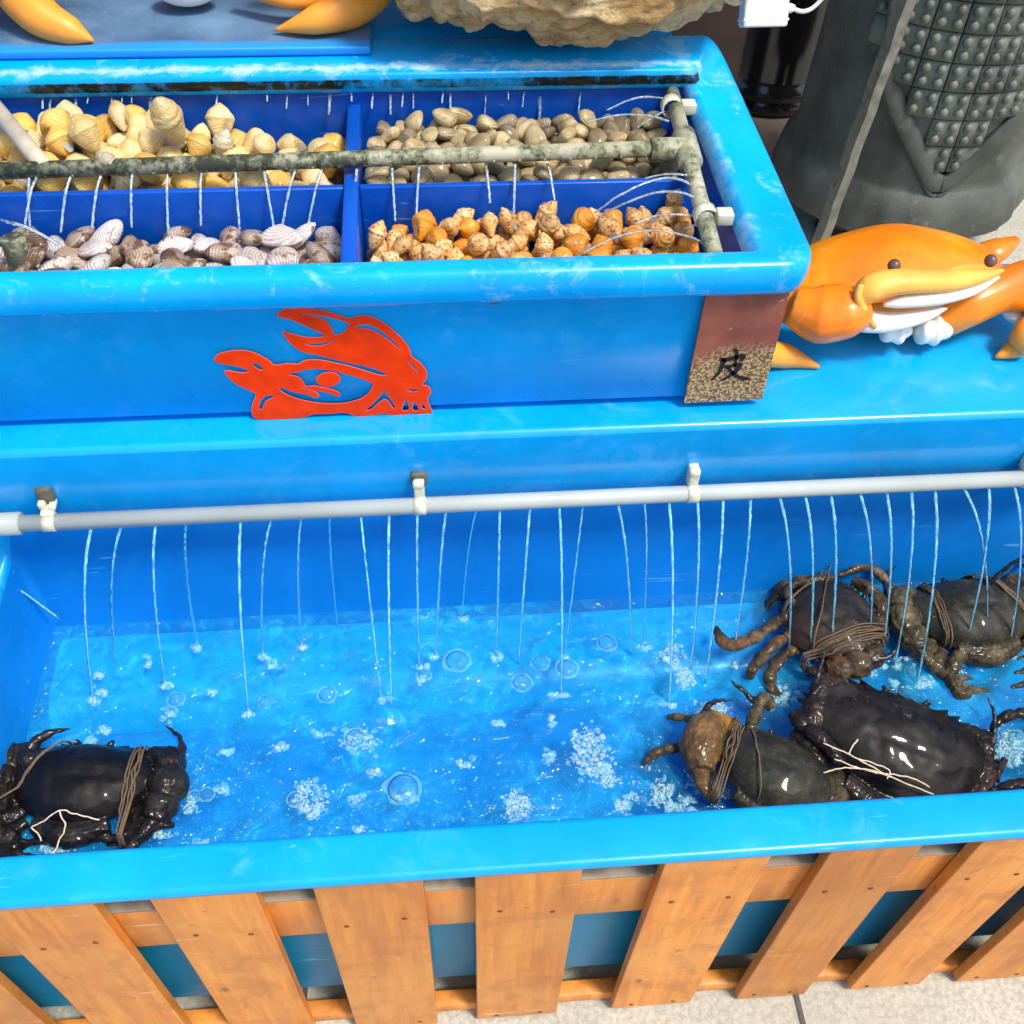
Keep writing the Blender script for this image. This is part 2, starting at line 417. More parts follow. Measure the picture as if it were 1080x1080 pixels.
# ---- crabs
def mat_crab(name, dark, mid, light, rough=.27, spot=None):
    m, nt, out = newmat(name)
    v = coords(nt, False)
    a = ntex(nt, v, 30, 6, .65); b = ntex(nt, v, 170, 5, .7); d = ntex(nt, v, 12, 3)
    c = ramp(nt, a, [(.34, dark), (.56, mid), (.78, light)])
    c = mix(nt, ramp(nt, b, [(.56, 0.), (.70, .6)]), c, light)
    if spot: c = mix(nt, ramp(nt, d, [(.55, 0.), (.66, .75)]), c, spot)
    r = math_(nt, 'ADD', math_(nt, 'MULTIPLY', a, .35), rough+.05)
    bl = ntex(nt, v, 16, 7, .72, 1.0); c = mix(nt, ramp(nt, bl, [(.52, 0.), (.64, .28)]), c, light)
    fg_ = ntex(nt, v, 420, 3, .6); c = mix(nt, ramp(nt, fg_, [(.60, 0.), (.72, .32)]), c, light)
    hh = math_(nt, 'ADD', a, math_(nt, 'ADD', math_(nt, 'MULTIPLY', b, .45), math_(nt, 'MULTIPLY', fg_, .25)))
    pbsdf(nt, out, c, r, hh, .5, .0022, spec=.12, coat=.34, coatr=.03)
    return m
MC = {
 'black': mat_crab('black_crab_shell', (.003, .0026, .0022), (.006, .005, .0042), (.018, .014, .010)),
 'brown': mat_crab('grey_brown_crab_shell', (.014, .011, .008), (.030, .025, .018), (.085, .07, .05), spot=(.055, .022, .014)),
 'olive': mat_crab('olive_crab_shell', (.012, .012, .008), (.026, .025, .015), (.085, .078, .048)),
 'dusk': mat_crab('dark_brown_crab_shell', (.005, .004, .003), (.010, .008, .006), (.032, .025, .019), spot=(.055, .046, .036)),
}
MCL = {
 'black': mat_crab('black_crab_limb', (.004, .0034, .003), (.011, .009, .007), (.05, .038, .027)),
 'brown': mat_crab('mottled_brown_limb', (.014, .010, .006), (.055, .036, .018), (.22, .16, .085), rough=.3, spot=(.20, .07, .025)),
 'olive': mat_crab('mottled_olive_limb', (.015, .012, .006), (.060, .046, .022), (.22, .17, .09), rough=.3),
 'dusk': mat_crab('dark_red_brown_limb', (.007, .005, .004), (.018, .011, .008), (.09, .052, .036)),
}
M_rustpatch = mat_crab('rust_orange_limb', (.055, .036, .016), (.12, .065, .022), (.30, .17, .06), rough=.32, spot=(.42, .18, .025))
M_tip = mat_plain('dark_claw_tip', (.012, .010, .010), .3)
M_straw = mat_plain('straw_cord', (.13, .085, .042), .7, .4, 300)
M_string = mat_plain('pale_string', (.72, .58, .40), .8, .25, 300)

# ------------------------------------------------------------------ mesh helpers
def mesh_obj(name, verts, faces, mats, parent=None, smooth=True, midx=None, local=False):
    me = bpy.data.meshes.new(name)
    me.from_pydata([tuple(v) for v in verts], [], faces)
    if not isinstance(mats, (list, tuple)): mats = [mats]
    for m in mats: me.materials.append(m)
    if midx is not None: me.polygons.foreach_set('material_index', midx)
    me.polygons.foreach_set('use_smooth', [smooth]*len(me.polygons))
    me.update()
    o = bpy.data.objects.new(name, me); col.objects.link(o)
    if parent is not None:
        o.parent = parent
        if not local: o.matrix_parent_inverse = Matrix.Translation(-parent.location) if parent.type == 'EMPTY' else Matrix()
    return o
def thing(name, label, cat, loc=(0, 0, 0), group=None):
    o = bpy.data.objects.new(name, None); col.objects.link(o); o.location = loc
    o.empty_display_size = .05
    o['label'] = label; o['category'] = cat
    if group: o['group'] = group
    return o
def tag(o, label=None, cat=None, group=None, kind=None):
    if label: o['label'] = label
    if cat: o['category'] = cat
    if group: o['group'] = group
    if kind: o['kind'] = kind
    return o
class MB:
    def __init__(s): s.v = []; s.f = []; s.m = []
    def add(s, v, f, mi=0):
        n = len(s.v); s.v += [Vector(p) for p in v]; s.f += [tuple(i+n for i in q) for q in f]; s.m += [mi]*len(f)
        return s
    def build(s, name, mats, parent=None, smooth=True, local=False): return mesh_obj(name, s.v, s.f, mats, parent, smooth, s.m, local)
def bevelbox(x0, x1, y0, y1, z0, z1, b=.002, seg=2):
    bm = bmesh.new(); bmesh.ops.create_cube(bm, size=1)
    for v in bm.verts:
        v.co = Vector((x0+(v.co.x+.5)*(x1-x0), y0+(v.co.y+.5)*(y1-y0), z0+(v.co.z+.5)*(z1-z0)))
    if b: bmesh.ops.bevel(bm, geom=bm.edges[:], offset=b, segments=seg, affect='EDGES', profile=.5)
    bm.verts.index_update()
    r = [v.co.copy() for v in bm.verts], [tuple(v.index for v in f.verts) for f in bm.faces]
    bm.free(); return r
def catmull(pts, n):
    pts = [Vector(p) for p in pts]
    if len(pts) == 2: return [pts[0].lerp(pts[1], i/n) for i in range(n+1)]
    out = []
    P = [pts[0]*2-pts[1]] + pts + [pts[-1]*2-pts[-2]]
    for i in range(1, len(P)-2):
        a, b, c, d = P[i-1:i+3]
        for k in range(n):
            t = k/n
            out.append(.5*((2*b)+(c-a)*t+(2*a-5*b+4*c-d)*t*t+(3*b-a-3*c+d)*t**3))
    out.append(pts[-1]); return out
def interp(vals, n):
    out = []
    for i in range(len(vals)-1):
        for k in range(n):
            t = k/n; out.append(vals[i]*(1-t)+vals[i+1]*t)
    out.append(vals[-1]); return out
def tube(pts, radii, n=8, flat=1.0, up=(0, 0, 1), cap=True):
    """tapered tube; flat scales the section along `up`"""
    pts = [Vector(p) for p in pts]; V = []; F = []
    if isinstance(radii, (int, float)): radii = [radii]*len(pts)
    up = Vector(up)
    for i, p in enumerate(pts):
        t = (pts[min(i+1, len(pts)-1)]-pts[max(i-1, 0)]).normalized()
        s = t.cross(up)
        if s.length < 1e-3: s = t.cross(Vector((0, 1, .1)))
        s.normalize(); w = s.cross(t).normalized()
        for k in range(n):
            a = 2*PI*k/n
            V.append(p + s*(math.cos(a)*radii[i]) + w*(math.sin(a)*radii[i]*flat))
    m = len(pts)
    for i in range(m-1):
        for k in range(n):
            F.append((i*n+k, i*n+(k+1) % n, (i+1)*n+(k+1) % n, (i+1)*n+k))
    if cap:
        F.append(tuple(range(n))[::-1]); F.append(tuple((m-1)*n+k for k in range(n)))
    return V, F
def ellipsoid(c, r, nu=20, nv=12, rot=None):
    V = []; F = []
    c = Vector(c)
    for j in range(nv+1):
        th = PI*j/nv
        for i in range(nu):
            ph = 2*PI*i/nu
            p = Vector((r[0]*math.sin(th)*math.cos(ph), r[1]*math.sin(th)*math.sin(ph), r[2]*math.cos(th)))
            if rot is not None: p = rot @ p
            V.append(c+p)
    for j in range(nv):
        for i in range(nu):
            F.append((j*nu+i, (j+1)*nu+i, (j+1)*nu+(i+1) % nu, j*nu+(i+1) % nu))
    return V, F
def lathe(prof, c=(0, 0, 0), n=48):
    V = []; F = []
    for r, z in prof:
        for k in range(n):
            a = 2*PI*k/n; V.append((c[0]+r*math.cos(a), c[1]+r*math.sin(a), c[2]+z))
    for i in range(len(prof)-1):
        for k in range(n):
            F.append((i*n+k, i*n+(k+1) % n, (i+1)*n+(k+1) % n, (i+1)*n+k))
    return V, F
def ring_sweep(x0, x1, y0, y1, r, prof, seg=6):
    """sweep a profile round a rounded rectangle. prof items: (oF,oR,oB,oL, zF,zR,zB,zL)"""
    path = []
    for sx, sy, a0 in ((1, -1, -PI/2), (1, 1, 0), (-1, 1, PI/2), (-1, -1, PI)):
        for k in range(seg+1):
            a = a0+PI/2*k/seg; path.append((sx, sy, math.cos(a), math.sin(a)))
    V = []; F = []; n = len(path)
    for q in prof:
        for (sx, sy, nx, ny) in path:
            w = (max(0, -ny)**2, max(0, nx)**2, max(0, ny)**2, max(0, -nx)**2)
            z = sum(a*b for a, b in zip(w, q[4:]))
            ox = q[1] if sx > 0 else q[3]; oy = q[0] if sy < 0 else q[2]
            rx = max(r+ox, .005); ry = max(r+oy, .005)
            X = (x1 if sx > 0 else x0)+sx*(ox-rx); Y = (y1 if sy > 0 else y0)+sy*(oy-ry)
            V.append((X+rx*nx, Y+ry*ny, z))
    for i in range(len(prof)-1):
        for k in range(n):
            F.append((i*n+k, i*n+(k+1) % n, (i+1)*n+(k+1) % n, (i+1)*n+k))
    return V, F
def P4(o, z):
    o = o if isinstance(o, tuple) else (o,)*4
    z = z if isinstance(z, tuple) else (z,)*4
    return o+z
def remeshed(mb, voxel, smooth=2, name='tmp'):
    """fuse the pieces of an MB into one continuous surface; faces keep the material of the nearest piece"""
    me = bpy.data.meshes.new(name); me.from_pydata([tuple(v) for v in mb.v], [], mb.f)
    o = bpy.data.objects.new(name, me); col.objects.link(o)
    md = o.modifiers.new('r', 'REMESH'); md.mode = 'VOXEL'; md.voxel_size = voxel
    if smooth:
        ms = o.modifiers.new('s', 'SMOOTH'); ms.iterations = smooth; ms.factor = .5
    dg = bpy.context.evaluated_depsgraph_get()
    me2 = bpy.data.meshes.new_from_object(o.evaluated_get(dg))
    bpy.data.objects.remove(o); bpy.data.meshes.remove(me)
    kd = KDTree(len(mb.f))
    for i, f in enumerate(mb.f):
        c = Vector((0, 0, 0))
        for k in f: c += mb.v[k]
        kd.insert(c/len(f), i)
    kd.balance()
    V = [v.co.copy() for v in me2.vertices]; F = [tuple(p.vertices) for p in me2.polygons]
    mi = [mb.m[kd.find(p.center)[1]] for p in me2.polygons]
    bpy.data.meshes.remove(me2)
    r = MB(); r.v = V; r.f = F; r.m = mi
    return r

# ------------------------------------------------------------------ setting: ground
GZ = -.458
g = MB(); g.add([(-40, -40, GZ), (40, -40, GZ), (40, 40, GZ), (-40, 40, GZ)], [(0, 1, 2, 3)])
tag(g.build('ground', M_concrete, None, False), kind='structure')
g = MB()
for x in (-.83, -.235, .36, .955):
    g.add([(x-.0025, -12, GZ+.004), (x+.0025, -12, GZ+.004), (x+.0025, 12, GZ+.004), (x-.0025, 12, GZ+.004)], [(0, 1, 2, 3)])
tag(g.build('ground_joint', M_joint, None, False), kind='structure')

# ------------------------------------------------------------------ lower crab tank
tank = thing('crab_tank', 'long blue fibreglass crab tank half full of bubbling water', 'fish tank', (.1, .3, GZ))
basin = [
 P4((-.012, -.012, -.005, -.01), -.20), P4((-.006, -.008, -.004, -.006), -.192), P4((0, 0, 0, 0), (-.012, -.012, .03, -.012)),
]
mb = MB(); V, F = ring_sweep(-.507, .745, .045, .386, .012, basin); mb.add(V, F)
n = 28; mb.f.append(tuple(range(n))[::-1]); mb.m.append(0)
mb.build('basin', M_bluein, tank)

mb = MB(); V = []; F = []
for x in (-.5065, .7445):
    for (y, z) in ((.3855, -.165), (.315, -.167), (.298, -.172), (.284, -.182), (.270, -.1995)): V.append((x, y, z))
mb.add(V, [(j, j+1, j+6, j+5) for j in range(4)]); mb.build('bottom_step', M_blue, tank)
rimp = [P4(0, (-.012, -.012, .03, -.012)), P4((.0005, 0, 0, 0), (-.004, -.004, .05, -.004)), P4((.003, .003, .001, .003), (-.0008, 0, .055, 0)),
        P4((.006, .006, .002, .006), (0, 0, .056, 0)), P4((.040, .045, .004, .105), (.002, 0, .056, 0)), P4((.0435, .049, .006, .109), (.0012, 0, .056, 0)),
        P4((.0455, .051, .008, .111), (-.0012, -.004, .056, -.004)), P4((.0458, .052, .008, .112), (-.007, -.012, .054, -.012)),
        P4((.044, .050, .008, .110), (-.0088, -.014, .05, -.014)), P4((.010, .015, .006, .100), (-.0092, -.015, .04, -.015))]
mb = MB(); V, F = ring_sweep(-.507, .745, .045, .386, .012, rimp); mb.add(V, F); mb.build('rim', M_blue, tank)
mb = MB(); V, F = ring_sweep(-.507, .745, .045, .386, .012, [P4((.010, .015, .006, .100), (-.0092, -.015, .04, -.015)), P4((.009, .01, .006, .095), -.03), P4((.008, .01, .01, .095), -.398)])
mb.add(V, F); mb.build('outer_panel', M_teal, tank)
mb = MB(); mb.add(*bevelbox(-.57, .74, .070, .388, GZ+.002, -.22, .002)); mb.build('gap_shade_box', M_black, tank)  # black box added to paint the shade in the gap below the outer panel
# back ledge: lip with a rolled edge, and the deck behind it
prof = [(.3885, .045), (.3815, .052), (.3795, .060), (.3760, .10)]+[(.3805-.008*math.cos(PI/2*k/8), .151+.008*math.sin(PI/2*k/8)) for k in range(9)]+[ (.50, .159), (.618, .159), (.624, .157), (.626, .150), (.626, .05)]
mb = MB(); xs = [-.62+.05*i for i in range(31)]
V = []; F = []
for x in xs:
    for (y, z) in prof: V.append((x, y, z))
k = len(prof)
for i in range(len(xs)-1):
    for j in range(k-1): F.append((i*k+j, i*k+j+1, (i+1)*k+j+1, (i+1)*k+j))
F.append(tuple(range(k))); F.append(tuple((len(xs)-1)*k+j for j in range(k))[::-1])
mb.add(V, F); mb.build('ledge', M_ledge, tank)
mb = MB(); mb.add(*bevelbox(-.60, .86, .392, .620, GZ+.002, .1, .004)); mb.add(*bevelbox(-.60, .262, .623, .80, GZ+.002, .157, .004)); mb.build('support_base', M_teal, tank)

# water in the crab tank
WZ = -.14
mb = MB(); nx, ny = 120, 40
x0, x1, y0, y1 = -.5055, .7435, .046, .3845
V = []; F = []
for j in range(ny+1):
    for i in range(nx+1):
        x = x0+(x1-x0)*i/nx; y = y0+(y1-y0)*j/ny
        V.append((x, y, WZ+.0016*(noise.noise((x*28, y*28, 0))+.5*noise.noise((x*70, y*70, 3)))))
for j in range(ny):
    for i in range(nx): a = j*(nx+1)+i; F.append((a, a+1, a+nx+2, a+nx+1))
mb.add(V, F); tag(mb.build('water', M_water), kind='structure')

# ------------------------------------------------------------------ slatted wooden front
clad = thing('slatted_skirting', 'orange stained wooden slat skirting nailed along the front of the blue crab tank', 'wooden skirting', (.05, 0, GZ))
mb = MB(); mb.add(*bevelbox(-.75, .81, .0140, .0330, -.160, -.0725, .0012)); mb.build('rail', M_wood, clad)
mb = MB(); mb.add(*bevelbox(-.75, .81, .0140, .0330, -.0724, -.0680, .0008)); mb.build('rail_top', M_woodraw, clad)
mb = MB(); mb.add(*bevelbox(-.75, .81, .0140, .0330, GZ+.004, GZ+.026, .002)); mb.build('rail', M_wood, clad)
SL = [(-.735, -.645, 0), (-.590, -.497, 0), (-.450, -.357, 0), (-.310, -.221, 0), (-.172, -.077, 0), (-.031, .064, -.002), (.134, .230, .006), (.286, .371, .003), (.426, .515, .004), (.560, .655, 0), (.705, .80, 0)]
for i, (a, b, lean) in enumerate(SL):
    r = random.Random(i)
    zt = -.0095-.003*r.random(); zb = GZ+.002+.006*r.random()
    V, F = bevelbox(-(b-a)/2, (b-a)/2, -.006, .006, zb-(zb+zt)/2, zt-(zb+zt)/2, .0012)
    o = mesh_obj('slat', V, F, M_wood, clad, False)
    o.matrix_parent_inverse = Matrix.Translation(-clad.location)
    o.location = ((a+b)/2, -.0076+.015+.0008*r.random(), (zb+zt)/2)
    o.rotation_euler = (0, lean*2.0, 0)
    for s in (-1, 1):
        for zz in (-.112+.012*r.random(), GZ+.018):
            q = MB(); q.add(*ellipsoid((s*(b-a)*.27+.004*(r.random()-.5), -.0062, zz-(zb+zt)/2), (.0028, .0008, .0028), 10, 6))
            nb = q.build('nail', M_nail); nb.parent = o

# ------------------------------------------------------------------ upper shellfish tank
ut = thing('shellfish_tank', 'raised blue tank divided into four trays of shellfish with a red crab on its front', 'fish tank', (-.09, .6, .159))
UX0, UX1, UY0, UY1 = -.535, .281, .406, .780
outer = [P4(-.03, .1595), P4(-.03, .1665), P4((-.003, -.003, 0, 0), .1670), P4((-.001, -.001, 0, 0), .1685), P4((0, 0, 0, 0), .306)]
mb = MB(); mb.add(*ring_sweep(UX0, UX1, UY0, UY1, .012, outer)); mb.build('outer_wall', M_blue, ut)
zz = lambda f, b=None: (f, f, f if b is None else b, f)
rim = [P4((0, 0, 0, 0), .306), P4((.013, .009, .006, .012), .3045), P4((.0175, .013, .010, .016), .307), P4((.0200, .0155, .012, .018), .314),
       P4((.0205, .0160, .012, .018), zz(.328, .345)), P4((.0190, .0145, .010, .017), zz(.3345, .353)), P4((.0150, .011, .006, .013), zz(.3385, .358)), P4((.0100, .006, 0, .008), zz(.340, .360)),
       P4((-.0005, -.033, -.072, -.02), zz(.340, .360)), P4((-.0025, -.0355, -.0748, -.0225), zz(.3390, .3592)), P4((-.0035, -.038, -.0760, -.024), zz(.3365, .357)),
       P4((-.0045, -.0425, -.0765, -.026), zz(.330, .3405)), P4((-.005, -.0445, -.0715, -.027), zz(.325, .3395))]
mb = MB(); mb.add(*ring_sweep(UX0, UX1, UY0, UY1, .014, rim)); mb.build('rim', M_rim, ut)
inner = [P4((-.005, -.0445, -.0715, -.027), zz(.325, .3395)), P4((-.006, -.056, -.0715, -.029), .290), P4((-.007, -.060, -.0715, -.030), .215)]
mb = MB(); mb.add(*ring_sweep(UX0, UX1, UY0, UY1, .010, inner)); mb.f.append(tuple(56+i for i in range(28))); mb.m.append(0)
mb.build('inner_wall', M_blueshade, ut)
mb = MB(); mb.add(*bevelbox(-.126, -.112, .4135, .7075, .217, .326, .002)); mb.build('partition', M_blueshade, ut)
mb = MB(); mb.add(*bevelbox(-.5045, -.1265, .553, .5605, .217, .3215, .0015)); mb.build('partition', M_blueshade, ut)
mb = MB(); mb.add(*bevelbox(-.1115, .2230, .553, .5605, .217, .3215, .0015)); mb.build('partition', M_blueshade, ut)
mb = MB(); mb.add(*bevelbox(-.5040, -.1265, .561, .7065, .245, .252, 0)); mb.add(*bevelbox(-.1115, .2180, .561, .7065, .263, .270, 0))
mb.add(*bevelbox(-.5040, -.1265, .4135, .5525, .224, .231, 0)); mb.add(*bevelbox(-.1115, .2180, .4135, .5525, .238, .245, 0)); mb.build('tray_floor', M_blueshade, ut)
for px, py in ((112, 327), (522, 317)):
    p = ony(px, py, .406); q = MB(); q.add(*ellipsoid((p.x, .4045, p.z), (.0042, .003, .0032), 12, 8)); q.build('screw', M_bolt, ut)

# red crab cut from vinyl on the front wall
def fill_curve(name, loops, y, depth, m, parent, to_world):
    cu = bpy.data.curves.new(name, 'CURVE'); cu.dimensions = '2D'; cu.fill_mode = 'BOTH'; cu.extrude = depth
    for lp in loops:
        w = [to_world(*p) for p in lp]
        sp = cu.splines.new('POLY'); sp.points.add(len(w)-1); sp.use_cyclic_u = True
        for i, q in enumerate(w): sp.points[i].co = (q[0], q[1], 0, 1)
    o = bpy.data.objects.new(name, cu); col.objects.link(o)
    me = bpy.data.meshes.new_from_object(o.evaluated_get(bpy.context.evaluated_depsgraph_get()))
    V = [Vector((v.co.x, y-v.co.z, v.co.y)) for v in me.vertices]; F = [tuple(p.vertices) for p in me.polygons]
    bpy.data.objects.remove(o); bpy.data.meshes.remove(me)
    return mesh_obj(name, V, F, m, parent, False)
def smooth_loop(pts, n=5):
    pts = [Vector((p[0], p[1], 0)) for p in pts]; out = []
    m = len(pts)
    for i in range(m):
        a, b, c, d = pts[i-1], pts[i], pts[(i+1) % m], pts[(i+2) % m]
        for k in range(n):
            t = k/n
            q = .5*((2*b)+(c-a)*t+(2*a-5*b+4*c-d)*t*t+(3*b-a-3*c+d)*t**3)
            out.append((q.x, q.y))
    return out
def decal_xy(px, py):
    p = ony(200+px/3.6, 280+py/3.6, .4055); return (p.x, p.z)
D_out = [(335,190),(352,170),(400,160),(470,166),(540,180),(605,200),(650,190),(690,195),(740,220),(790,262),(828,305),(842,345),(870,365),(895,395),(898,425),(882,452),(905,458),(914,480),(902,505),(912,535),(918,562),(880,566),(840,560),(790,568),(740,560),(690,566),(640,572),(590,556),(530,560),(470,562),(430,575),(370,580),(300,582),(255,580),(238,560),(240,525),(252,490),(225,470),(185,452),(150,425),(135,400),(165,402),(205,408),(225,398),(180,380),(130,372),(98,362),(105,340),(150,325),(205,322),(255,335),(300,360),(325,378),(370,372),(410,374),(440,360),(490,358),(545,368),(600,380),(655,396),(700,410),(735,418),(752,412),(720,396),(670,380),(610,368),(545,352),(480,336),(430,325),(390,300),(365,270),(355,252),(385,258),(440,272),(500,272),(512,262),(470,240),(420,218),(375,200)]
D_holes = [
 [(412,182),(450,182),(510,190),(560,202),(603,218),(598,240),(575,258),(548,262),(540,240),(520,212),(480,195)],
 [(430,292),(470,294),(520,288),(548,282),(540,292),(500,304),(460,304)],
 [(628,236),(650,222),(690,226),(735,252),(775,285),(805,318),(795,316),(755,284),(710,254),(670,240)],
 [(822,358),(846,372),(868,396),(874,408),(850,390)],
 [(236,370),(262,372),(282,392),(268,396),(246,384)],
 [(372,412),(410,402),(450,392),(500,390),(555,400),(600,412),(655,428),(694,446),(690,470),(660,500),(600,520),(540,524),(480,520),(420,508),(370,490),(340,470),(352,462),(395,478),(440,486),(480,500),(488,486),(450,470),(390,462),(400,462),(440,462),(470,470),(530,482),(562,496),(568,484),(540,470),(500,462),(470,456),(440,458),(430,440),(410,422)],
 [(262,540),(268,515),(285,495),(312,490),(318,500),(290,515),(275,545)],
 [(668,548),(690,528),(720,496),(738,476),(760,500),(782,535),(772,540),(745,508),(720,520),(690,545)],
 [(806,548),(822,505),(834,545)], [(846,548),(852,512),(872,548)], [(880,540),(884,520),(900,545)],
 [(820,468),(850,466),(872,470),(850,480)]]
D_eye = [(482,428),(500,412),(530,405),(560,412),(572,430),(555,450),(520,458),(492,448)]
loops = [smooth_loop(D_out)]+[smooth_loop(h) for h in D_holes]
def grow(lp, d):
    c = Vector((0, 0)); out = []
    for i in range(len(lp)):
        a = Vector(lp[i-1]); b = Vector(lp[(i+1) % len(lp)]); t = (b-a)
        nrm = Vector((t.y, -t.x)); nrm = nrm.normalized() if nrm.length else nrm
        out.append((lp[i][0]+nrm.x*d, lp[i][1]+nrm.y*d))
    return out
def area(lp): return sum(lp[i-1][0]*lp[i][1]-lp[i][0]*lp[i-1][1] for i in range(len(lp)))
def grown(lp, d): return grow(lp, d if area(lp) > 0 else -d)
emb = fill_curve('crab_emblem', loops+[smooth_loop(D_eye)], .4050, .0004, M_red, ut, decal_xy)
mb = MB()
for lp, dd in [(smooth_loop(D_out), 3.2)]+[(smooth_loop(h, 4), -2.4) for h in D_holes]+[(smooth_loop(D_eye), 2.4)]:
    gl_ = grown(lp, dd); m = len(lp)
    A = [decal_xy(*q) for q in lp]; B = [decal_xy(*q) for q in gl_]
    mb.add([(x, .4052, z) for x, z in A]+[(x, .4052, z) for x, z in B], [(i, (i+1) % m, m+(i+1) % m, m+i) for i in range(m)])
mb.build('emblem_edge', M_redb, emb, False)

# ------------------------------------------------------------------ rusty sign with the character
sg = thing('rusty_sign', 'rusty metal plate with a black painted Chinese character hanging at the tank corner', 'sign', (.243, .402, .16))
q0, q1, q2, q3 = ony(745, 307, .399), ony(834, 303, .399), ony(803, 421, .399), ony(721, 425, .399)
mb = MB()
V = [(q3.x, .3975, q3.z+.001), (q2.x, .3975, q2.z+.001), (q1.x, .3975, .3035), (q0.x, .3975, .3035)]
V += [(x, .4015, z) for x, y, z in V]
mb.add(V, [(0, 1, 2, 3), (7, 6, 5, 4), (0, 4, 5, 1), (1, 5, 6, 2), (2, 6, 7, 3), (3, 7, 4, 0)])
mb.build('plate', M_rust, sg, False)
def ch_xy(px, py):
    p = ony(700+px/2.842, 200+py/2.842, .3975); return (p.x, p.z)
strokes = [
 [(168,505),(182,505),(186,512),(180,530),(170,548),(156,562),(142,572),(144,566),(156,552),(166,535),(170,520)],
 [(172,506),(200,500),(230,492),(244,493),(246,500),(236,512),(226,514),(230,505),(204,510),(182,516)],
 [(208,478),(218,476),(224,484),(221,505),(217,528),(210,528),(212,506),(213,490)],
 [(182,528),(210,522),(232,518),(236,526),(222,545),(200,560),(178,570),(168,570),(190,558),(210,540),(218,530),(200,532),(186,536)],
 [(188,534),(198,532),(212,546),(230,557),(256,563),(254,568),(236,570),(216,562),(200,550)],
]
for st in strokes:
    V = fill_curve('stroke', [smooth_loop(st, 3)], .3970, .0003, M_ink, sg, ch_xy)

# ------------------------------------------------------------------ pipes
def pipe_fitting(p, d, r, l):  # sleeve
    p = Vector(p); d = Vector(d).normalized(); return tube([p-d*l/2, p-d*l/2*.96, p+d*l/2*.96, p+d*l/2], [r*.9, r, r, r*.9], 20)
sp = thing('algae_covered_spray_pipe', 'grey PVC pipe frame black with algae spraying over the shellfish trays', 'pipe', (-.1, .57, .34))
PR = .0079
pl, pr = Vector((-.47, .570, .337)), Vector((.206, .577, .343))
mb = MB(); mb.add(*tube([pl, pr], PR, 20))
rr_ = random.Random(4)
for i in range(26):       # spray holes with a rim of scale
    x = -.43+.025*i; p = pl.lerp(pr, (x-pl.x)/(pr.x-pl.x)); mb.add(*ellipsoid(p+Vector((0, -.0066, -.0035)), (.0016, .0016, .0016), 8, 6))
mb.build('cross_pipe', M_pvcd, sp)
s0, s1 = Vector((.222, .712, .333)), Vector((.2065, .400, .333)); s1.y = .413
mb = MB(); mb.add(*tube([s0, Vector((.212, .577, .341)), s1], PR, 20)); mb.build('side_pipe', M_pvcd, sp)
tee = Vector((.212, .577, .341))
mb = MB(); mb.add(*pipe_fitting(tee, s1-s0, .0122, .052)); mb.add(*pipe_fitting(tee-Vector((.020, 0, 0)), (1, 0, 0), .0120, .034)); mb.build('tee_fitting', M_pvcd, sp)
mb = MB(); mb.add(*tube([(-.492, .70, .352), (-.425, .600, .342), (-.405, .571, .338)], [.0085, .0085, .0085], 18)); mb.build('side_pipe', M_beige, sp)
mb = MB(); mb.add(*tube([(-.424, .490, .318), (-.424, .482, .25)], [.011, .0125], 16)); mb.build('stand_pipe', M_pvcd, sp)
for yy in (.672, .470):
    q = MB(); xx = .2145 if yy > .6 else .2095
    V = []; F = []
    for k in range(11):          # C clip round the pipe with a foot to the wall
        a = -PI*.75+1.5*PI*k/10
        for rr in (.0092, .0112):
            for dy in (-.006, .006): V.append((xx-rr*math.cos(a), yy+dy, .336+rr*math.sin(a)))
    for k in range(10):
        b = 4*k
        F += [(b, b+4, b+5, b+1), (b+2, b+3, b+7, b+6), (b, b+2, b+6, b+4), (b+1, b+5, b+7, b+3)]
    F += [(0, 1, 3, 2), (40, 42, 43, 41)]
    q.add(V, F); q.add(*bevelbox(xx+.010, xx+.026, yy-.007, yy+.007, .328, .341, .002)); q.build('pipe_clip', M_clip, sp)

lp_ = thing('grey_spray_pipe', 'clean grey PVC spray pipe clipped along the back wall of the crab tank', 'pipe', (.05, .362, .065))
a, b = ony(-40, 555, .360), ony(1140, 502, .360)
def onpipe(px): # point on the pipe axis above pixel column
    lo, hi = 0., 1.
    d = ray(px, 553-48*px/1080); t = (.360-CP.y)/d.y
    return CP+d*t
mb = MB(); mb.add(*tube([a, b], .0088, 24)); mb.build('pipe', M_pvc, lp_)
c = ony(0, 553, .360); mb = MB(); mb.add(*tube([a+Vector((-.05, 0, 0)), c+Vector((.0205, 0, 0)), c+Vector((.021, 0, 0))], [.0118, .0118, .0095], 24)); mb.build('coupling', M_pvc, lp_)
for i, px in enumerate((53, 443, 730, 1083)):
    p = onpipe(px); q = MB()
    if i == 0:
        q.add(*bevelbox(p.x-.0065, p.x+.0065, p.y-.002, p.y+.016, p.z+.007, p.z+.014, .002)); q.add(*bevelbox(p.x-.008, p.x-.001, p.y+.004, p.y+.016, p.z+.0135, p.z+.022, .002))
        q.add(*bevelbox(p.x+.002, p.x+.009, p.y+.003, p.y+.016, p.z+.013, p.z+.019, .002))
    else:
        q.add(*bevelbox(p.x-.0055, p.x+.0055, p.y+.002, p.y+.017, p.z+.004, p.z+.030, .002)); q.add(*bevelbox(p.x-.0065, p.x+.0055, p.y+.001, p.y+.010, p.z+.022, p.z+.032, .003))
        for k in range(9):
            pass
    q.add(*tube([p+Vector((-.006, 0, 0)), p+Vector((.006, 0, 0))], .0098, 20))
    q.build('pipe_clip', M_clip, lp_)
    if i in (0, 1):
        q2 = MB(); q2.add(*bevelbox(p.x-.008, p.x+.0085, p.y+.010, p.y+.0185, p.z+.016, p.z+.036, .003)); q2.build('clip_base', M_clipd, lp_)


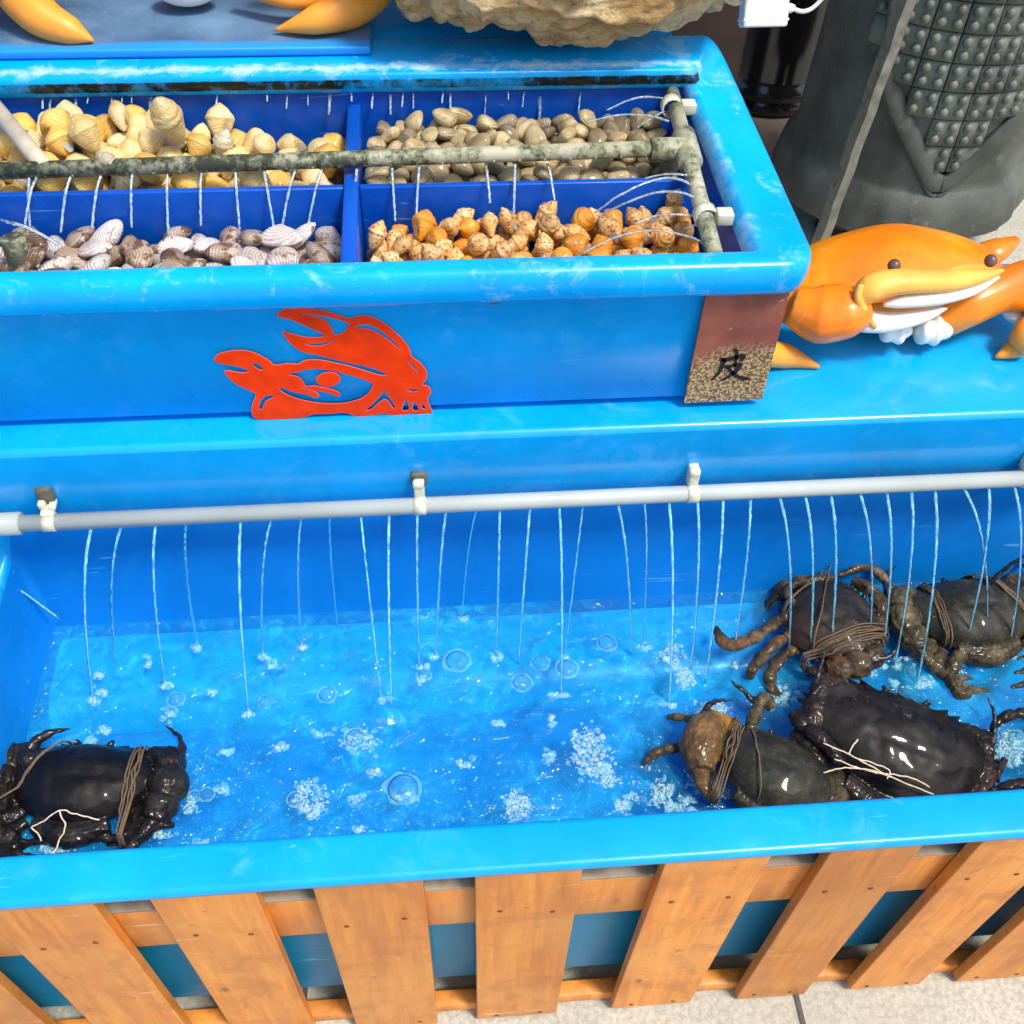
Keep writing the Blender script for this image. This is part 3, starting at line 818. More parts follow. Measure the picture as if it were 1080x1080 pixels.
# ------------------------------------------------------------------ water jets
def jet(pts, rad, m, label, group, seed, cat='water jet', name='water_jet'):
    r = random.Random(seed); P = catmull(pts, 8); k = len(P)
    R = [rad*(1.0+.35*noise.noise((i*.9, seed*3.1, 0)))*(1-.25*i/k) for i in range(k)]
    P = [p+Vector((noise.noise((i*.55, seed, 1)), noise.noise((i*.55, seed, 5)), 0))*.0006*min(1, i/4) for i, p in enumerate(P)]
    base = P[-1].copy()
    V, F = tube([p-base for p in P], R, 6)
    o = mesh_obj(name, V, F, m); o.location = base
    return tag(o, label, cat, group)
JL = [(95,98,735),(127,122,700),(163,174,720),(195,208,680),(253,262,750),(285,277,690),(317,318,680),(347,356,660),(380,402,735),(410,413,745),(440,442,700),(470,460,690),(502,487,650),(527,524,690),(559,547,700),(590,592,730),(615,596,690),(652,666,690),(680,678,680),(706,706,740),(736,729,705),(763,744,720),(792,772,700),(823,832,690),(850,853,700),(877,874,700),(908,916,690),(936,929,700),(962,944,700),(987,968,720),(1018,1040,680),(1044,1016,690),(1071,1063,690)]
LAND = []
for i, (xa, xb, yb) in enumerate(JL):
    p = onpipe(xa)+Vector((0, -.004, -.007)); q = onz(xb, yb, WZ+.002)
    LAND.append(q)
    pts = []
    for k in range(6):
        t = k/5; w = p.lerp(q, t); w.z = p.z+(q.z-p.z)*(.45*t+.55*t*t); pts.append(w)
    thin = .72 if xa in (347, 380, 502, 615, 680) else 1
    jet(pts, .0019*thin, M_jet, 'thin stream of water falling from the grey pipe into the crab tank', 'streams from the grey spray pipe', i)
# streams at the left wall of the crab tank
for i, pp in enumerate(([(0,612,-.02),(25,625,-.05),(62,652,-.10)], [(0,700,-.11),(18,706,-.12),(35,722,-.137)])):
    jet([onz(x, y, z) for x, y, z in pp], .0020, M_jet, ['sideways jet of water curving in from the left wall below the pipe coupling', 'low jet of water skimming in at the left edge above the crab'][i], 'side streams at the left wall', 60+i)
# streams of the upper frame (front trays)
JU = [(30,33,262),(38,26,240),(74,64,245),(106,97,240),(139,139,240),(176,178,252),(212,212,238),(248,253,242),(278,289,240),(311,297,242),(339,323,248),(376,372,262),(413,417,233),(442,439,232),(512,517,214),(543,542,225),(577,585,212)]
for i, (xa, xb, yb) in enumerate(JU):
    d = ray(xa, 178-18*xa/705); p = CP+d*((.571-CP.y)/d.y)+Vector((0, -.006, -.006)); q = ony(xb, yb, .530)
    pts = [p, p.lerp(q, .3)+Vector((0, 0, .004)), p.lerp(q, .65)+Vector((0, 0, .003)), q]
    jet(pts, .0018, M_jet2, 'thread of water dropping from the algae covered cross pipe into a front tray', 'streams from the cross pipe', 100+i)
SIDE = [[(742,203,.338),(716,189,.345),(690,190,.343),(655,205,.335),(628,224,.315)], [(746,217,.336),(722,204,.342),(692,203,.340),(660,214,.33),(635,226,.31)],
        [(737,188,.338),(718,184,.342),(700,184,.340),(680,188,.335)], [(738,228,.33),(710,226,.332),(690,228,.326),(670,236,.32)], [(744,240,.33),(735,237,.33),(722,241,.324)],
        [(752,262,.33),(728,250,.333),(690,243,.330),(650,250,.32),(605,272,.30)],
        [(703,104,.336),(680,102,.342),(662,106,.339),(640,116,.33)], [(706,128,.334),(685,122,.336),(655,121,.332),(620,128,.325)], [(704,118,.336),(695,120,.338),(672,134,.325)]]
for i, s in enumerate(SIDE):
    jet([onz(*p) for p in s], .0014, M_jet2, 'arc of water squirting sideways from the right hand side pipe', 'arcs from the side pipe', 140+i)
jet([onz(*p) for p in [(0,232,.31),(24,238,.312),(45,248,.305),(62,258,.295)]], .0022, M_jet2, 'stray squirt of water crossing the left end of the front tray', None, 160)
# drips under the back lip
DR = [(45,112,1),(52,118,1),(80,124,1.3),(92,106,.8),(118,112,.7),(128,108,.7),(139,106,.7),(158,124,1.5),(166,106,.7),(228,110,.9),(282,104,.8),(302,112,.7),(325,108,.6),(347,118,1.4),(371,104,.9),(392,112,.9),(412,118,1.1),(424,110,.8),(436,112,.7),(466,106,.8),(475,116,1),(511,122,.6),(536,102,.6),(551,110,.6),(569,150,1.5),(610,118,.8)]
for i, (x, y, w) in enumerate(DR):
    a = ony(x+(2 if i % 2 else 0), 96, .7135); a.z = .339; b = ony(x, y+3, .700)
    jet([a, a.lerp(b, .4)+Vector((0, -.001, .001)), b], .0018*w, M_jet2, 'short drip of clear water hanging from the mouldy back lip of the upper tank', 'drips under the back lip', 200+i, 'drip', 'water_drip')

# ------------------------------------------------------------------ shellfish
def snail_mesh(turns=3.2, h=1.35, belly=.40, steep=1.0, ridge=.0, stp=.6, pw=.86, nu=30, nv=30):
    """globose shell: a swollen body whorl, a stepped spire wound round it and an operculum in the mouth"""
    V = []; F = []
    for j in range(nv+1):
        t = j/nv
        for i in range(nu):
            u = 2*PI*i/nu
            env = belly*min(1, (math.sin(min(1, t/.80)*PI/2))**.62) if t < .55 else belly*(1-((t-.55)/.45)**(1.75*steep))**pw
            ph = ((1-t)*turns*1.9+u/(2*PI)) % 1
            step = stp*(.075*(1-abs(2*ph-1)**2.2)-.03)*(.25+.75*min(1, max(0, (t-.42)/.25)))*min(1, (1-t)*9)
            r = env+step*belly*1.6
            r *= 1+ridge*math.sin(t*60)
            mouth = math.exp(-((u-PI*1.5)/.62)**2)*math.exp(-((t-.26)/.22)**2)
            lip = math.exp(-((u-PI*1.5-.55)/.30)**2)*math.exp(-((t-.30)/.28)**2)
            r *= 1-.42*mouth+.22*lip
            V.append(Vector((r*math.cos(u), r*math.sin(u), t*h)))
    for j in range(nv):
        for i in range(nu): F.append((j*nu+i, j*nu+(i+1) % nu, (j+1)*nu+(i+1) % nu, (j+1)*nu+i))
    mi = [0]*len(F)
    c = len(V); k = 14; R_ = belly*.40
    for q in range(k):
        a = 2*PI*q/k; V.append(Vector((R_*.75*math.cos(a), -belly*.60-.03*math.cos(a), .28*h+R_*1.15*math.sin(a))))
    V.append(Vector((0, -belly*.64, .28*h)))
    for q in range(k): F.append((c+q, c+(q+1) % k, c+k)); mi.append(1)
    V, F = norm_mesh(V, F)
    return V, F, mi
def norm_mesh(V, F):
    lo = Vector([min(v[k] for v in V) for k in range(3)]); hi = Vector([max(v[k] for v in V) for k in range(3)])
    c = (lo+hi)/2; s = 1/max(hi-lo)
    return [(v-c)*s for v in V], F
def clam_mesh(l=1.0, h=.78, w=.5, skew=.14, gape=.02, egg=.25, nu=28, nv=9):
    V = []; F = []
    for side in (1, -1):
        b = len(V)
        for j in range(nv+1):
            t = 1-j/nv
            for i in range(nu):
                u = 2*PI*i/nu
                x = l/2*math.cos(u)*(1-.10*math.sin(u)); y = h/2*math.sin(u)*(1-egg*math.cos(u)*.6)
                if math.sin(u) > 0: y *= 1+.25*max(0, 1-abs(math.cos(u)+skew)*2.2)
                k = (1-t)
                xx = x*t+(-skew*l*.55)*k; yy = y*t+h*.30*k
                z = w/2*((1-t**2.3)**.62)
                V.append(Vector((xx, yy, side*(z+gape*(1 if t == 1 else 1)*max(0, -math.sin(u)*.5+.5)))))
        for j in range(nv):
            for i in range(nu):
                q = (b+j*nu+i, b+j*nu+(i+1) % nu, b+(j+1)*nu+(i+1) % nu, b+(j+1)*nu+i)
                F.append(q if side > 0 else q[::-1])
        F.append(tuple(b+nv*nu+i for i in range(nu)) if side > 0 else tuple(b+nv*nu+i for i in range(nu))[::-1])
    for i in range(nu): F.append((i, (nv+1)*nu+i, (nv+1)*nu+(i+1) % nu, (i+1) % nu))
    V, F = norm_mesh(V, F)
    return V, F, [0]*len(F)
def shell_data(name, data, mats):
    V, F, mi = data
    me = bpy.data.meshes.new(name); me.from_pydata([tuple(v) for v in V], [], F)
    for m in mats: me.materials.append(m)
    me.polygons.foreach_set('material_index', mi); me.polygons.foreach_set('use_smooth', [True]*len(F)); me.update()
    hx = [max(abs(v[k]) for v in V) for k in range(3)]
    return me, hx
from mathutils import Euler
def pile(box, base, kinds, count, seed, top=None, bias=None, flat=.3):
    """drop shells one after another on a height field so that they rest on one another"""
    x0, x1, y0, y1 = box; r = random.Random(seed); cs = .004
    nx = int((x1-x0)/cs)+1; ny = int((y1-y0)/cs)+1
    X = x0+cs*np.arange(nx); Y = y0+cs*np.arange(ny); GX, GY = np.meshgrid(X, Y)
    H = np.full(GX.shape, base)
    want = top(GX, GY) if top else np.full(GX.shape, base+1)
    for i in range(count):
        tot = sum(k[3] for k in kinds); q = r.random()*tot
        for kd in kinds:
            q -= kd[3]
            if q <= 0: break
        (me, hx), name, (smin, smax), wgt, label, cat, group = kd
        s = smin+(smax-smin)*r.random()
        eul = Euler((r.uniform(-flat, flat)*PI, r.uniform(-flat, flat)*PI, r.random()*2*PI))
        R = eul.to_matrix()
        ex = [math.sqrt(sum((R[k][j]*hx[j])**2 for j in range(3)))*s for k in range(3)]
        mg = .92
        best = None
        for c in range(14):
            x = r.uniform(x0+ex[0]*mg, x1-ex[0]*mg); y = r.uniform(y0+ex[1]*mg, y1-ex[1]*mg)
            d2 = ((GX-x)/(ex[0]*.85))**2+((GY-y)/(ex[1]*.85))**2; msk = d2 < 1
            if not msk.any(): continue
            z = np.quantile(H[msk], .72)+ex[2]*.86
            sc = z-float(want[np.unravel_index(np.argmin(d2), d2.shape)])
            if best is None or sc < best[0]: best = (sc, x, y, z)
        sc, x, y, z = best
        d2 = ((GX-x)/ex[0])**2+((GY-y)/ex[1])**2; msk = d2 < 1
        H[msk] = np.maximum(H[msk], z+ex[2]*.95*np.sqrt(1-d2[msk]))
        o = bpy.data.objects.new(name, me); col.objects.link(o)
        o.location = (x, y, z); o.rotation_euler = eul; o.scale = (s, s, s)
        tag(o, label, cat, group)
wa = shell_data('whelk', snail_mesh(2.6, 1.15, .44, 1, .0, .36), [M_whelk, M_flesh])
we = shell_data('long_whelk', snail_mesh(3.2, 1.6, .42, 1., .0, .5, .9), [M_whelk, M_flesh])
wy = shell_data('yellow_whelk', snail_mesh(2.4, .95, .46, 1, .0, .34), [M_whelky, M_flesh])
wg = shell_data('grey_whelk', snail_mesh(3.2, 1.45, .40, 1.0, .02), [M_whelkg, M_flesh])
wc = shell_data('pale_cockle', clam_mesh(1, .86, .62, .05, .02, .1), [M_whelk])
ca = shell_data('tan_clam', clam_mesh(1, .74, .50, .14, .015, .25), [M_clam])
cb = shell_data('dull_clam', clam_mesh(1, .70, .52, .18, .02, .3), [M_clamd])
oa = shell_data('lilac_clam', clam_mesh(1, .54, .34, .20, .012, .3), [M_oval])
ob = shell_data('brown_clam', clam_mesh(1, .60, .38, .20, .02, .25), [M_ovald])
sa = shell_data('spotted_snail', snail_mesh(3.2, 1.42, .42, .9, .0, .8, .95), [M_snail, M_flesh])
so = shell_data('orange_snail', snail_mesh(3.0, 1.15, .44, .9, .0, .6, .9), [M_snailo, M_flesh])
G1, G2, G3, G4 = 'whelks in the back left tray', 'clams in the back right tray', 'oval clams in the front left tray', 'snails in the front right tray'
pile((-.50, -.128, .562, .705), .252, [
  (wa, 'sea_snail', (.031, .041), 5, 'smooth cream sea snail shell heaped in the back left tray', 'sea snail', G1),
  (we, 'sea_snail', (.035, .044), 1.4, 'long cream sea snail with a drawn out spire in the back left tray', 'sea snail', 'long sea snails in the back left tray'),
  (wy, 'sea_snail', (.029, .037), 2.6, 'rounded yellow sea snail shell heaped in the back left tray', 'sea snail', 'yellow sea snails in the back left tray'),
  (wg, 'sea_snail', (.032, .040), 1.3, 'greyish ridged sea snail shell heaped in the back left tray', 'sea snail', 'grey sea snails in the back left tray'),
  (wc, 'cockle', (.028, .037), 3.0, 'pale bivalve shell lying among the cream sea snails', 'clam', 'bivalves among the sea snails')],
  175, 3, lambda X, Y: .30+.018*np.sin((X+.45)*16)+.02*(Y-.56), flat=.35)
pile((-.110, .217, .562, .705), .270, [
  (ca, 'tan_clam', (.023, .031), 4, 'smooth tan clam heaped in the back right tray', 'clam', G2),
  (cb, 'dull_clam', (.022, .030), 2.0, 'dull brown clam heaped in the back right tray', 'clam', 'dull clams in the back right tray')],
  290, 5, lambda X, Y: .30+.06*(Y-.56), flat=.30)
pile((-.50, -.128, .414, .551), .231, [
  (oa, 'oval_clam', (.034, .047), 4, 'long oval lilac white clam with brown patches in the front left tray', 'clam', G3),
  (ob, 'oval_clam', (.032, .042), 3.2, 'brown grey oval clam in the front left tray', 'clam', 'brown clams in the front left tray')],
  205, 8, lambda X, Y: .26+0*X, flat=.17)
pile((-.110, .217, .414, .551), .245, [
  (sa, 'spotted_snail', (.029, .037), 5, 'brown spotted pointed snail in the front right tray', 'sea snail', G4),
  (so, 'orange_snail', (.027, .034), 2.2, 'bright orange snail in the front right tray', 'sea snail', 'orange snails in the front right tray')],
  215, 12, lambda X, Y: .27+.05*X+0*Y, flat=.40)
# one whelk stands on its tip above the heap
p = ony(179, 128, .622)
o = bpy.data.objects.new('sea_snail', shell_data('upright_whelk', snail_mesh(4.0, 1.5, .40, 1.15), [M_whelk, M_flesh])[0]); col.objects.link(o)
o.location = p; o.rotation_euler = (-.30, .06, 2.6); o.scale = (.058,)*3
tag(o, 'tall pale sea snail with a banded spire standing upright above the others', 'sea snail')

# ------------------------------------------------------------------ crabs
def build_crab(label, pal, px, py, z, head, tilt=(0, 0), a=.062, bf=.042, bb=.044, h=.030, claws=(1, 1), cl=(0, 0), wl=(), ropes=((-.78, 5), (.78, 5)), strings=(), group='mud crabs tied with cord', patch=(), legs=True, teeth=1, seed=0, legside=(1, 1), dact=(1, 1)):
    loc = onz(px, py, z)
    root = thing('mud_crab', label, 'crab', loc, group)
    root.rotation_euler = (tilt[0], tilt[1], head)
    W = Matrix.Translation(loc) @ Euler((tilt[0], tilt[1], head)).to_matrix().to_4x4(); Wi = W.inverted()
    mb = MB()
    # carapace: domed fan with a toothed front margin
    nu, nv = 144, 14; V = []; F = []
    for top in (1, 0):
        for j in range(nv+1):
            t = j/nv
            for i in range(nu):
                u = 2*PI*i/nu; cx, sy = math.cos(u), math.sin(u)
                x = a*math.copysign(abs(cx)**.88, cx); y = (bf if sy > 0 else bb)*math.copysign(abs(sy)**(.80 if sy > 0 else 1.05), sy)
                if sy < 0: x *= 1-.22*abs(sy)
                d = math.degrees(u) % 360; tt = 0
                if 6 < d < 74 or 106 < d < 174: ph = ((d-6)/7.6) % 1 if d < 90 else ((174-d)/7.6) % 1; tt = .0075*(1-ph)**1.3
                elif 78 < d < 102: ph = ((d-78)/6) % 1; tt = .0030*(1-abs(2*ph-1))
                k = 1+teeth*tt/.05*max(0, (t-.86)/.14)
                zz = h*(1-t**2.5)**.72 if top else -h*.62*(1-t**3.2)**.8
                if top:
                    xx, yy = x*t/a, y*t/bf
                    zz -= h*.04*math.exp(-((yy+.18)/.07)**2)*math.exp(-(xx/.35)**2)
                    zz -= h*.035*math.exp(-((abs(xx)-.33-.12*yy)/.06)**2)*math.exp(-((yy-.0)/.6)**2)
                    zz += h*.05*noise.noise((xx*3+seed, yy*3, 2))
                V.append(Vector((x*t*k, y*t*k, zz)))
        b = 0 if top else (nv+1)*nu
        for j in range(nv):
            for i in range(nu):
                q = (b+j*nu+i, b+(j+1)*nu+i, b+(j+1)*nu+(i+1) % nu, b+j*nu+(i+1) % nu)
                F.append(q if top else q[::-1])
    mb.add(V, F, 0)
    def limb(pts, rad, mi, flat=1., up=(0, 0, 1), n=6):
        P = catmull(pts, n); R = interp(rad, n)
        if mi == 1 and len(pts) > 3:      # pinch the joints
            for q in range(n, len(R)-n, n):
                R[q] *= .70; R[q-1] *= .88; R[q+1] *= .90
        mb.add(*tube(P, R, 12, flat, up), mi)
    k = a/.062
    for s, on, cm, dc in ((-1, claws[0], cl[0], dact[0]), (1, claws[1], cl[1], dact[1])):
        if not on: continue
        mi = 3 if cm else 1
        on = on*k
        # merus and carpus reach out, the thick palm folds back along the flank
        limb([(s*.045*k, .020*k, -.004), (s*(.042*k+.016*on), .028*k, -.002), (s*(.042*k+.026*on), .024*k, .002)], [.010*on, .013*on, .013*on], mi)
        ex = .045*k+.022*on
        limb([(s*ex, .030*k, .002), (s*(ex+.010*on), .012*k, .002), (s*(ex+.010*on), -.012*k, .000), (s*(ex+.002*on), -.032*k, -.004)], [.013*on, .021*on, .023*on, .014*on], mi, 1.0)
        limb([(s*(ex+.006*on), -.026*k, -.004), (s*(ex-.008*on), -.046*k, -.008), (s*(ex-.026*on), -.052*k, -.010)], [.010*on, .0070*on, .0022*on], mi)
        if dc: limb([(s*(ex+.016*on), .004*k, .006), (s*(ex+.019*on), .028*k, .008), (s*(ex+.012*on), .044*k, .010), (s*(ex-.006*on), .054*k, .012)], [.0050*on, .0044*on, .0030*on, .0008*on], 2)
    bvh = BVHTree.FromPolygons([tuple(v) for v in mb.v], mb.f)
    if legs:
        for s, on in ((-1, legside[0]), (1, legside[1])):
            if not on: continue
            for q in range(3):
                yb = -.004-.014*q
                limb([(s*.040*k, yb*k, -.010), (s*(.064-.006*q)*k, (yb-.018)*k, -.006-.002*q), (s*(.058-.012*q)*k, (yb-.040)*k, -.012), (s*(.030-.010*q)*k, (yb-.044)*k, -.018)],
                     [.0060*k, .0066*k, .0050*k, .0016*k], 1, .8)
        limb([(-.030*k, -.036*k, -.006), (0, -.046*k, -.007), (.030*k, -.036*k, -.006)], [.009*k, .011*k, .009*k], 1)
    for s in (-1, 1):   # eye stalks
        limb([(s*.010*k, bf*.93, .002), (s*.016*k, bf*1.02, .008)], [.0026, .0030], 2)
    for mi, pts, rad, *rest in wl:
        limb([Wi @ onz(x, y, WZ+dz) for x, y, dz in pts], rad, mi, *(rest[:1] or [1.]))
    rm = remeshed(mb, .0014, 0)
    # knobbly texture of the limbs
    car = [False]*len(rm.v)
    for f, m_ in zip(rm.f, rm.m):
        if m_ == 0:
            for q in f: car[q] = True
    dg = MB(); dg.f = rm.f; dg.m = rm.m
    sd_ = Vector((seed*3.3, 1.7*seed, 0))
    for v, c_ in zip(rm.v, car):
        if c_: dg.v.append(v+Vector((0, 0, .0009*noise.noise(v*70+sd_))))
        else:
            w_ = v*120+sd_
            q = Vector((noise.noise(w_), noise.noise(w_+Vector((9, 3, 0))), noise.noise(w_+Vector((0, 4, 7)))))*.0013
            w_ = v*260+sd_; q += Vector((noise.noise(w_), noise.noise(w_+Vector((9, 3, 0))), noise.noise(w_+Vector((0, 4, 7)))))*.0009
            dg.v.append(v+q)
    dg.build('body', [MC[pal], MCL[pal], M_tip, M_rustpatch], root, True, True)

    for off, n, *ang in ropes:
        rp = MB(); path = []
        n = int(n*1.4)
        for q in range(n):
            x = off*a+(q-(n-1)/2)*.0024+.0012*(rnd.random()-.5)
            tl = ang[0] if ang else 0
            nrm = Vector((math.cos(tl), math.sin(tl), 0)); sd = Vector((-math.sin(tl), math.cos(tl), 0))
            cen = Vector((x, 0, 0)); loop = []
            for w in range(40):
                d = sd*math.cos(2*PI*w/40)+Vector((0, 0, 1))*math.sin(2*PI*w/40)
                hit = bvh.ray_cast(cen+d*.2, -d)
                if hit[0] is not None: loop.append(((hit[0]-cen).length, d))
                else: loop.append((.012, d))
            rr = [max(loop[(w+e) % 40][0]*(1-.03*abs(e)) for e in (-2, -1, 0, 1, 2)) for w in range(40)]
            pts = [cen+loop[w % 40][1]*(rr[w % 40]+.0008)+nrm*.0028*noise.noise((w*.25, q*2.1, seed)) for w in range(41)]
            path += pts[:-1] if q < n-1 else pts
        rp.add(*tube(path, [.0010+.0003*noise.noise((w*.15, seed, 1)) for w in range(len(path))], 6, up=(.31, .17, .93)))
        rp.build('binding', M_straw, root, True, True)
    st = MB()
    for s in strings:
        pts = [Wi @ onz(x, y, WZ+dz) for x, y, dz in s]
        st.add(*tube([q+Vector((noise.noise(q*160), noise.noise(q*160+Vector((3, 1, 0))), 0))*.0012 for q in catmull(pts, 8)], .0008, 6))
    if st.v: st.build('string', M_string, root, True, True)
    return root
R = math.radians
build_crab('glossy black mud crab alone at the lower left with pale string on its shell', 'black', 88, 826, WZ+.014, R(-4), (R(-6), R(3)), a=.075, bf=.045, bb=.050, h=.029, claws=(.80, .80),
  ropes=((.70, 4), (-.66, 2, R(-32))), seed=1, dact=(0, 1),
  wl=[(2, [(28,796,.03),(40,780,.034),(56,772,.034),(75,768,.03)], [.006, .0055, .004, .0008]), (1, [(40,812,.03),(30,800,.03),(22,806,.028)], [.008,.01,.008]), (1, [(150,872,.006),(120,884,.010),(85,880,.008),(60,892,.0)], [.004, .005, .005, .002]), (1, [(185,870,.006),(165,872,.012),(148,884,.006)], [.003, .0045, .002]), (1, [(70,890,.0),(40,887,.006),(20,896,.0)], [.003, .004, .002])],
  strings=([(105,865,.036),(75,857,.040),(62,855,.040),(45,867,.032),(33,873,.026)], [(62,855,.040),(69,872,.030),(61,890,.022),(56,901,.018)], [(33,873,.026),(41,880,.022),(43,887,.02)]))
build_crab('dark mud crab at the far left edge with only a limb in view', 'black', -62, 902, WZ+.004, R(-4), a=.058, seed=2, claws=(1, 0), ropes=((-.75, 4),), wl=[(1, [(-10,886,.008),(6,882,.012),(14,890,.008),(12,902,.0)], [.012, .013, .010, .004])])
build_crab('grey brown mud crab at the back wall with a curved leg reaching left', 'brown', 872, 655, WZ+.022, R(-80), (R(4), R(-10)), a=.064, bf=.056, bb=.056, h=.031, claws=(.62, .74), cl=(0, 0), legs=False, seed=3,
  ropes=((.72, 5), (-.70, 2, R(30)), (-.2, 1, R(55))),
  wl=[(1, [(850,640,.022),(826,650,.030),(806,665,.034),(788,676,.034),(768,680,.030),(757,668,.026),(756,660,.026)], [.006, .007, .0075, .0085, .009, .007, .0015], .8),
      (1, [(852,662,.018),(828,672,.022),(808,688,.022),(795,704,.016),(790,716,.004)], [.007, .007, .0085, .0075, .004], .8),
      (1, [(852,680,.012),(828,690,.014),(815,706,.012),(812,722,.004),(824,738,-.004)], [.007, .007, .008, .008, .004], .8),
      (1, [(838,640,.034),(830,622,.036),(850,612,.036),(880,608,.036),(908,600,.036)], [.004, .0048, .0048, .004, .0016]),
      (3, [(905,700,.02),(914,692,.026),(922,680,.026)], [.004, .006, .004]), (1, [(900,612,.03),(922,626,.032),(930,648,.030),(918,676,.026)], [.006,.010,.010,.006]), (1, [(892,604,.036),(915,598,.036),(936,614,.03),(944,634,.024)], [.004,.006,.006,.003])])
build_crab('olive mud crab at the back right with one jointed leg hanging down', 'olive', 1024, 645, WZ+.020, R(4), (R(2), R(0)), a=.078, bf=.044, bb=.056, h=.031, claws=(.74, .7), seed=4, legs=True, teeth=.8,
  ropes=((-.62, 3), (.55, 3, R(35))),
  wl=[(1, [(1018,682,.012),(1008,697,.014),(1002,712,.010),(1006,726,.006),(1018,732,.004),(1027,724,.006)], [.007, .0095, .007, .0075, .008, .003], .9),
      (2, [(1040,618,.05),(1060,600,.07),(1084,584,.09)], [.003, .0025, .0018])])
build_crab('olive mud crab with a rust orange claw against the front rim', 'olive', 818, 815, WZ+.016, R(-28), (R(-8), R(6)), a=.068, bf=.044, bb=.052, h=.031, claws=(.92, .5), cl=(1, 0), seed=5, teeth=.6, legside=(0, 1),
  ropes=((-.78, 4), (-.45, 1, R(20))),
  wl=[(1, [(752,768,.016),(738,762,.018),(722,757,.014),(708,756,.008),(702,758,.004)], [.006, .0068, .006, .0045, .001], .85),
      (1, [(738,786,.012),(718,788,.014),(698,791,.012),(684,800,.006),(678,808,.002)], [.005, .0062, .0062, .0055, .0016], .85),
      (1, [(796,792,.024),(792,768,.032),(800,745,.036),(808,738,.034),(815,748,.03)], [.008, .008, .0085, .009, .006]),
      (2, [(800,744,.034),(785,730,.040),(770,716,.044)], [.0035, .0028, .001])])
build_crab('large dark brown mud crab with toothed shell edge and strings on its back', 'dusk', 946, 786, WZ+.014, R(-22), (R(8), R(8)), a=.104, bf=.058, bb=.062, h=.030, claws=(.36, .36), seed=6, teeth=1.25, legside=(1, 0),
  ropes=(),
  wl=[(1, [(836,752,.03),(850,768,.034),(872,786,.036),(888,806,.03)], [.007, .010, .010, .006]), (1, [(838,772,.02),(854,792,.026),(872,812,.022)], [.006, .008, .005]),
      (1, [(905,835,.006),(925,822,.014),(945,828,.008)], [.003, .004, .002]), (1, [(940,830,.006),(965,815,.012),(985,830,.0)], [.003, .004, .002])],
  strings=([(868,784,.050),(892,794,.050),(915,806,.048),(945,822,.040),(985,838,.024)], [(895,795,.050),(900,786,.052),(905,780,.052)], [(868,815,.044),(890,810,.046),(918,812,.046),(945,822,.040)],
           [(880,800,.048),(900,808,.047),(925,815,.044)], [(905,800,.049),(925,806,.048),(938,812,.046),(936,822,.042)], [(925,815,.044),(960,820,.038),(980,830,.03)]))
build_crab('mud crab at the far right edge with a grey leg arched over foam', 'dusk', 1178, 772, WZ+.008, R(20), a=.056, seed=7, ropes=((-.75, 4),),
  wl=[(1, [(1096,752,.016),(1072,753,.022),(1054,760,.018),(1044,772,.008)], [.007, .0075, .006, .002], .8), (1, [(1100,830,.01),(1076,826,.016),(1052,832,.010),(1036,838,.002)], [.006, .0065, .005, .0015], .8), (1, [(1060,800,.006),(1054,812,.006),(1052,826,.0)], [.0035, .004, .002])])

# ------------------------------------------------------------------ foam and bubbles
def icos(sub=1):
    bm = bmesh.new(); bmesh.ops.create_icosphere(bm, subdivisions=sub, radius=1)
    bm.verts.index_update()
    r = [v.co.copy() for v in bm.verts], [tuple(v.index for v in f.verts) for f in bm.faces]; bm.free(); return r
I1, I2 = icos(1), icos(2)
M_froth2 = mat_clearish('bubble_ring_film', .20, (.30, .85, 1.0), .2, 1.05)
fm = MB(); rb = random.Random(5)
def blob(mb, c, r, src=I1, sq=.8): mb.add([c+Vector((v.x*r, v.y*r, v.z*r*sq)) for v in src[0]], src[1])
FO = [(325,845,22,26,230),(545,850,18,20,190),(620,790,24,34,320),(640,815,14,18,110),(700,838,16,20,150),(655,850,10,8,60),(710,690,15,20,120),(722,715,12,16,90),(395,890,12,10,60),
      (750,748,24,9,200),(738,818,16,20,200),(880,832,20,14,200),(985,697,34,9,240),(900,708,26,8,160),(1065,790,24,22,260),(820,735,16,14,120),(60,895,22,6,70),(170,880,14,8,50),(380,780,24,16,90),(930,838,22,6,90),(200,850,8,14,40),(765,835,16,8,90)]
fr_ = MB()
for q in LAND:
    k_ = Vector((q-CP)); px_ = 540+FPX*k_.dot(CR)/k_.dot(CF); py_ = 540-FPX*k_.dot(CU)/k_.dot(CF)
    if rb.random() < .7: FO.append((px_+rb.uniform(-3, 3), py_+3, rb.uniform(4, 11), rb.uniform(2, 5), int(rb.uniform(2, 12))))
for i in range(120):
    x = rb.uniform(60, 1065); y = rb.uniform(690, 892)
    if noise.noise((x*.012, y*.02, 4))+(y-770)/260 < rb.uniform(-.35, .5): continue
    FO.append((x, y, rb.uniform(4, 13), rb.uniform(3, 9), int(rb.uniform(4, 18))))
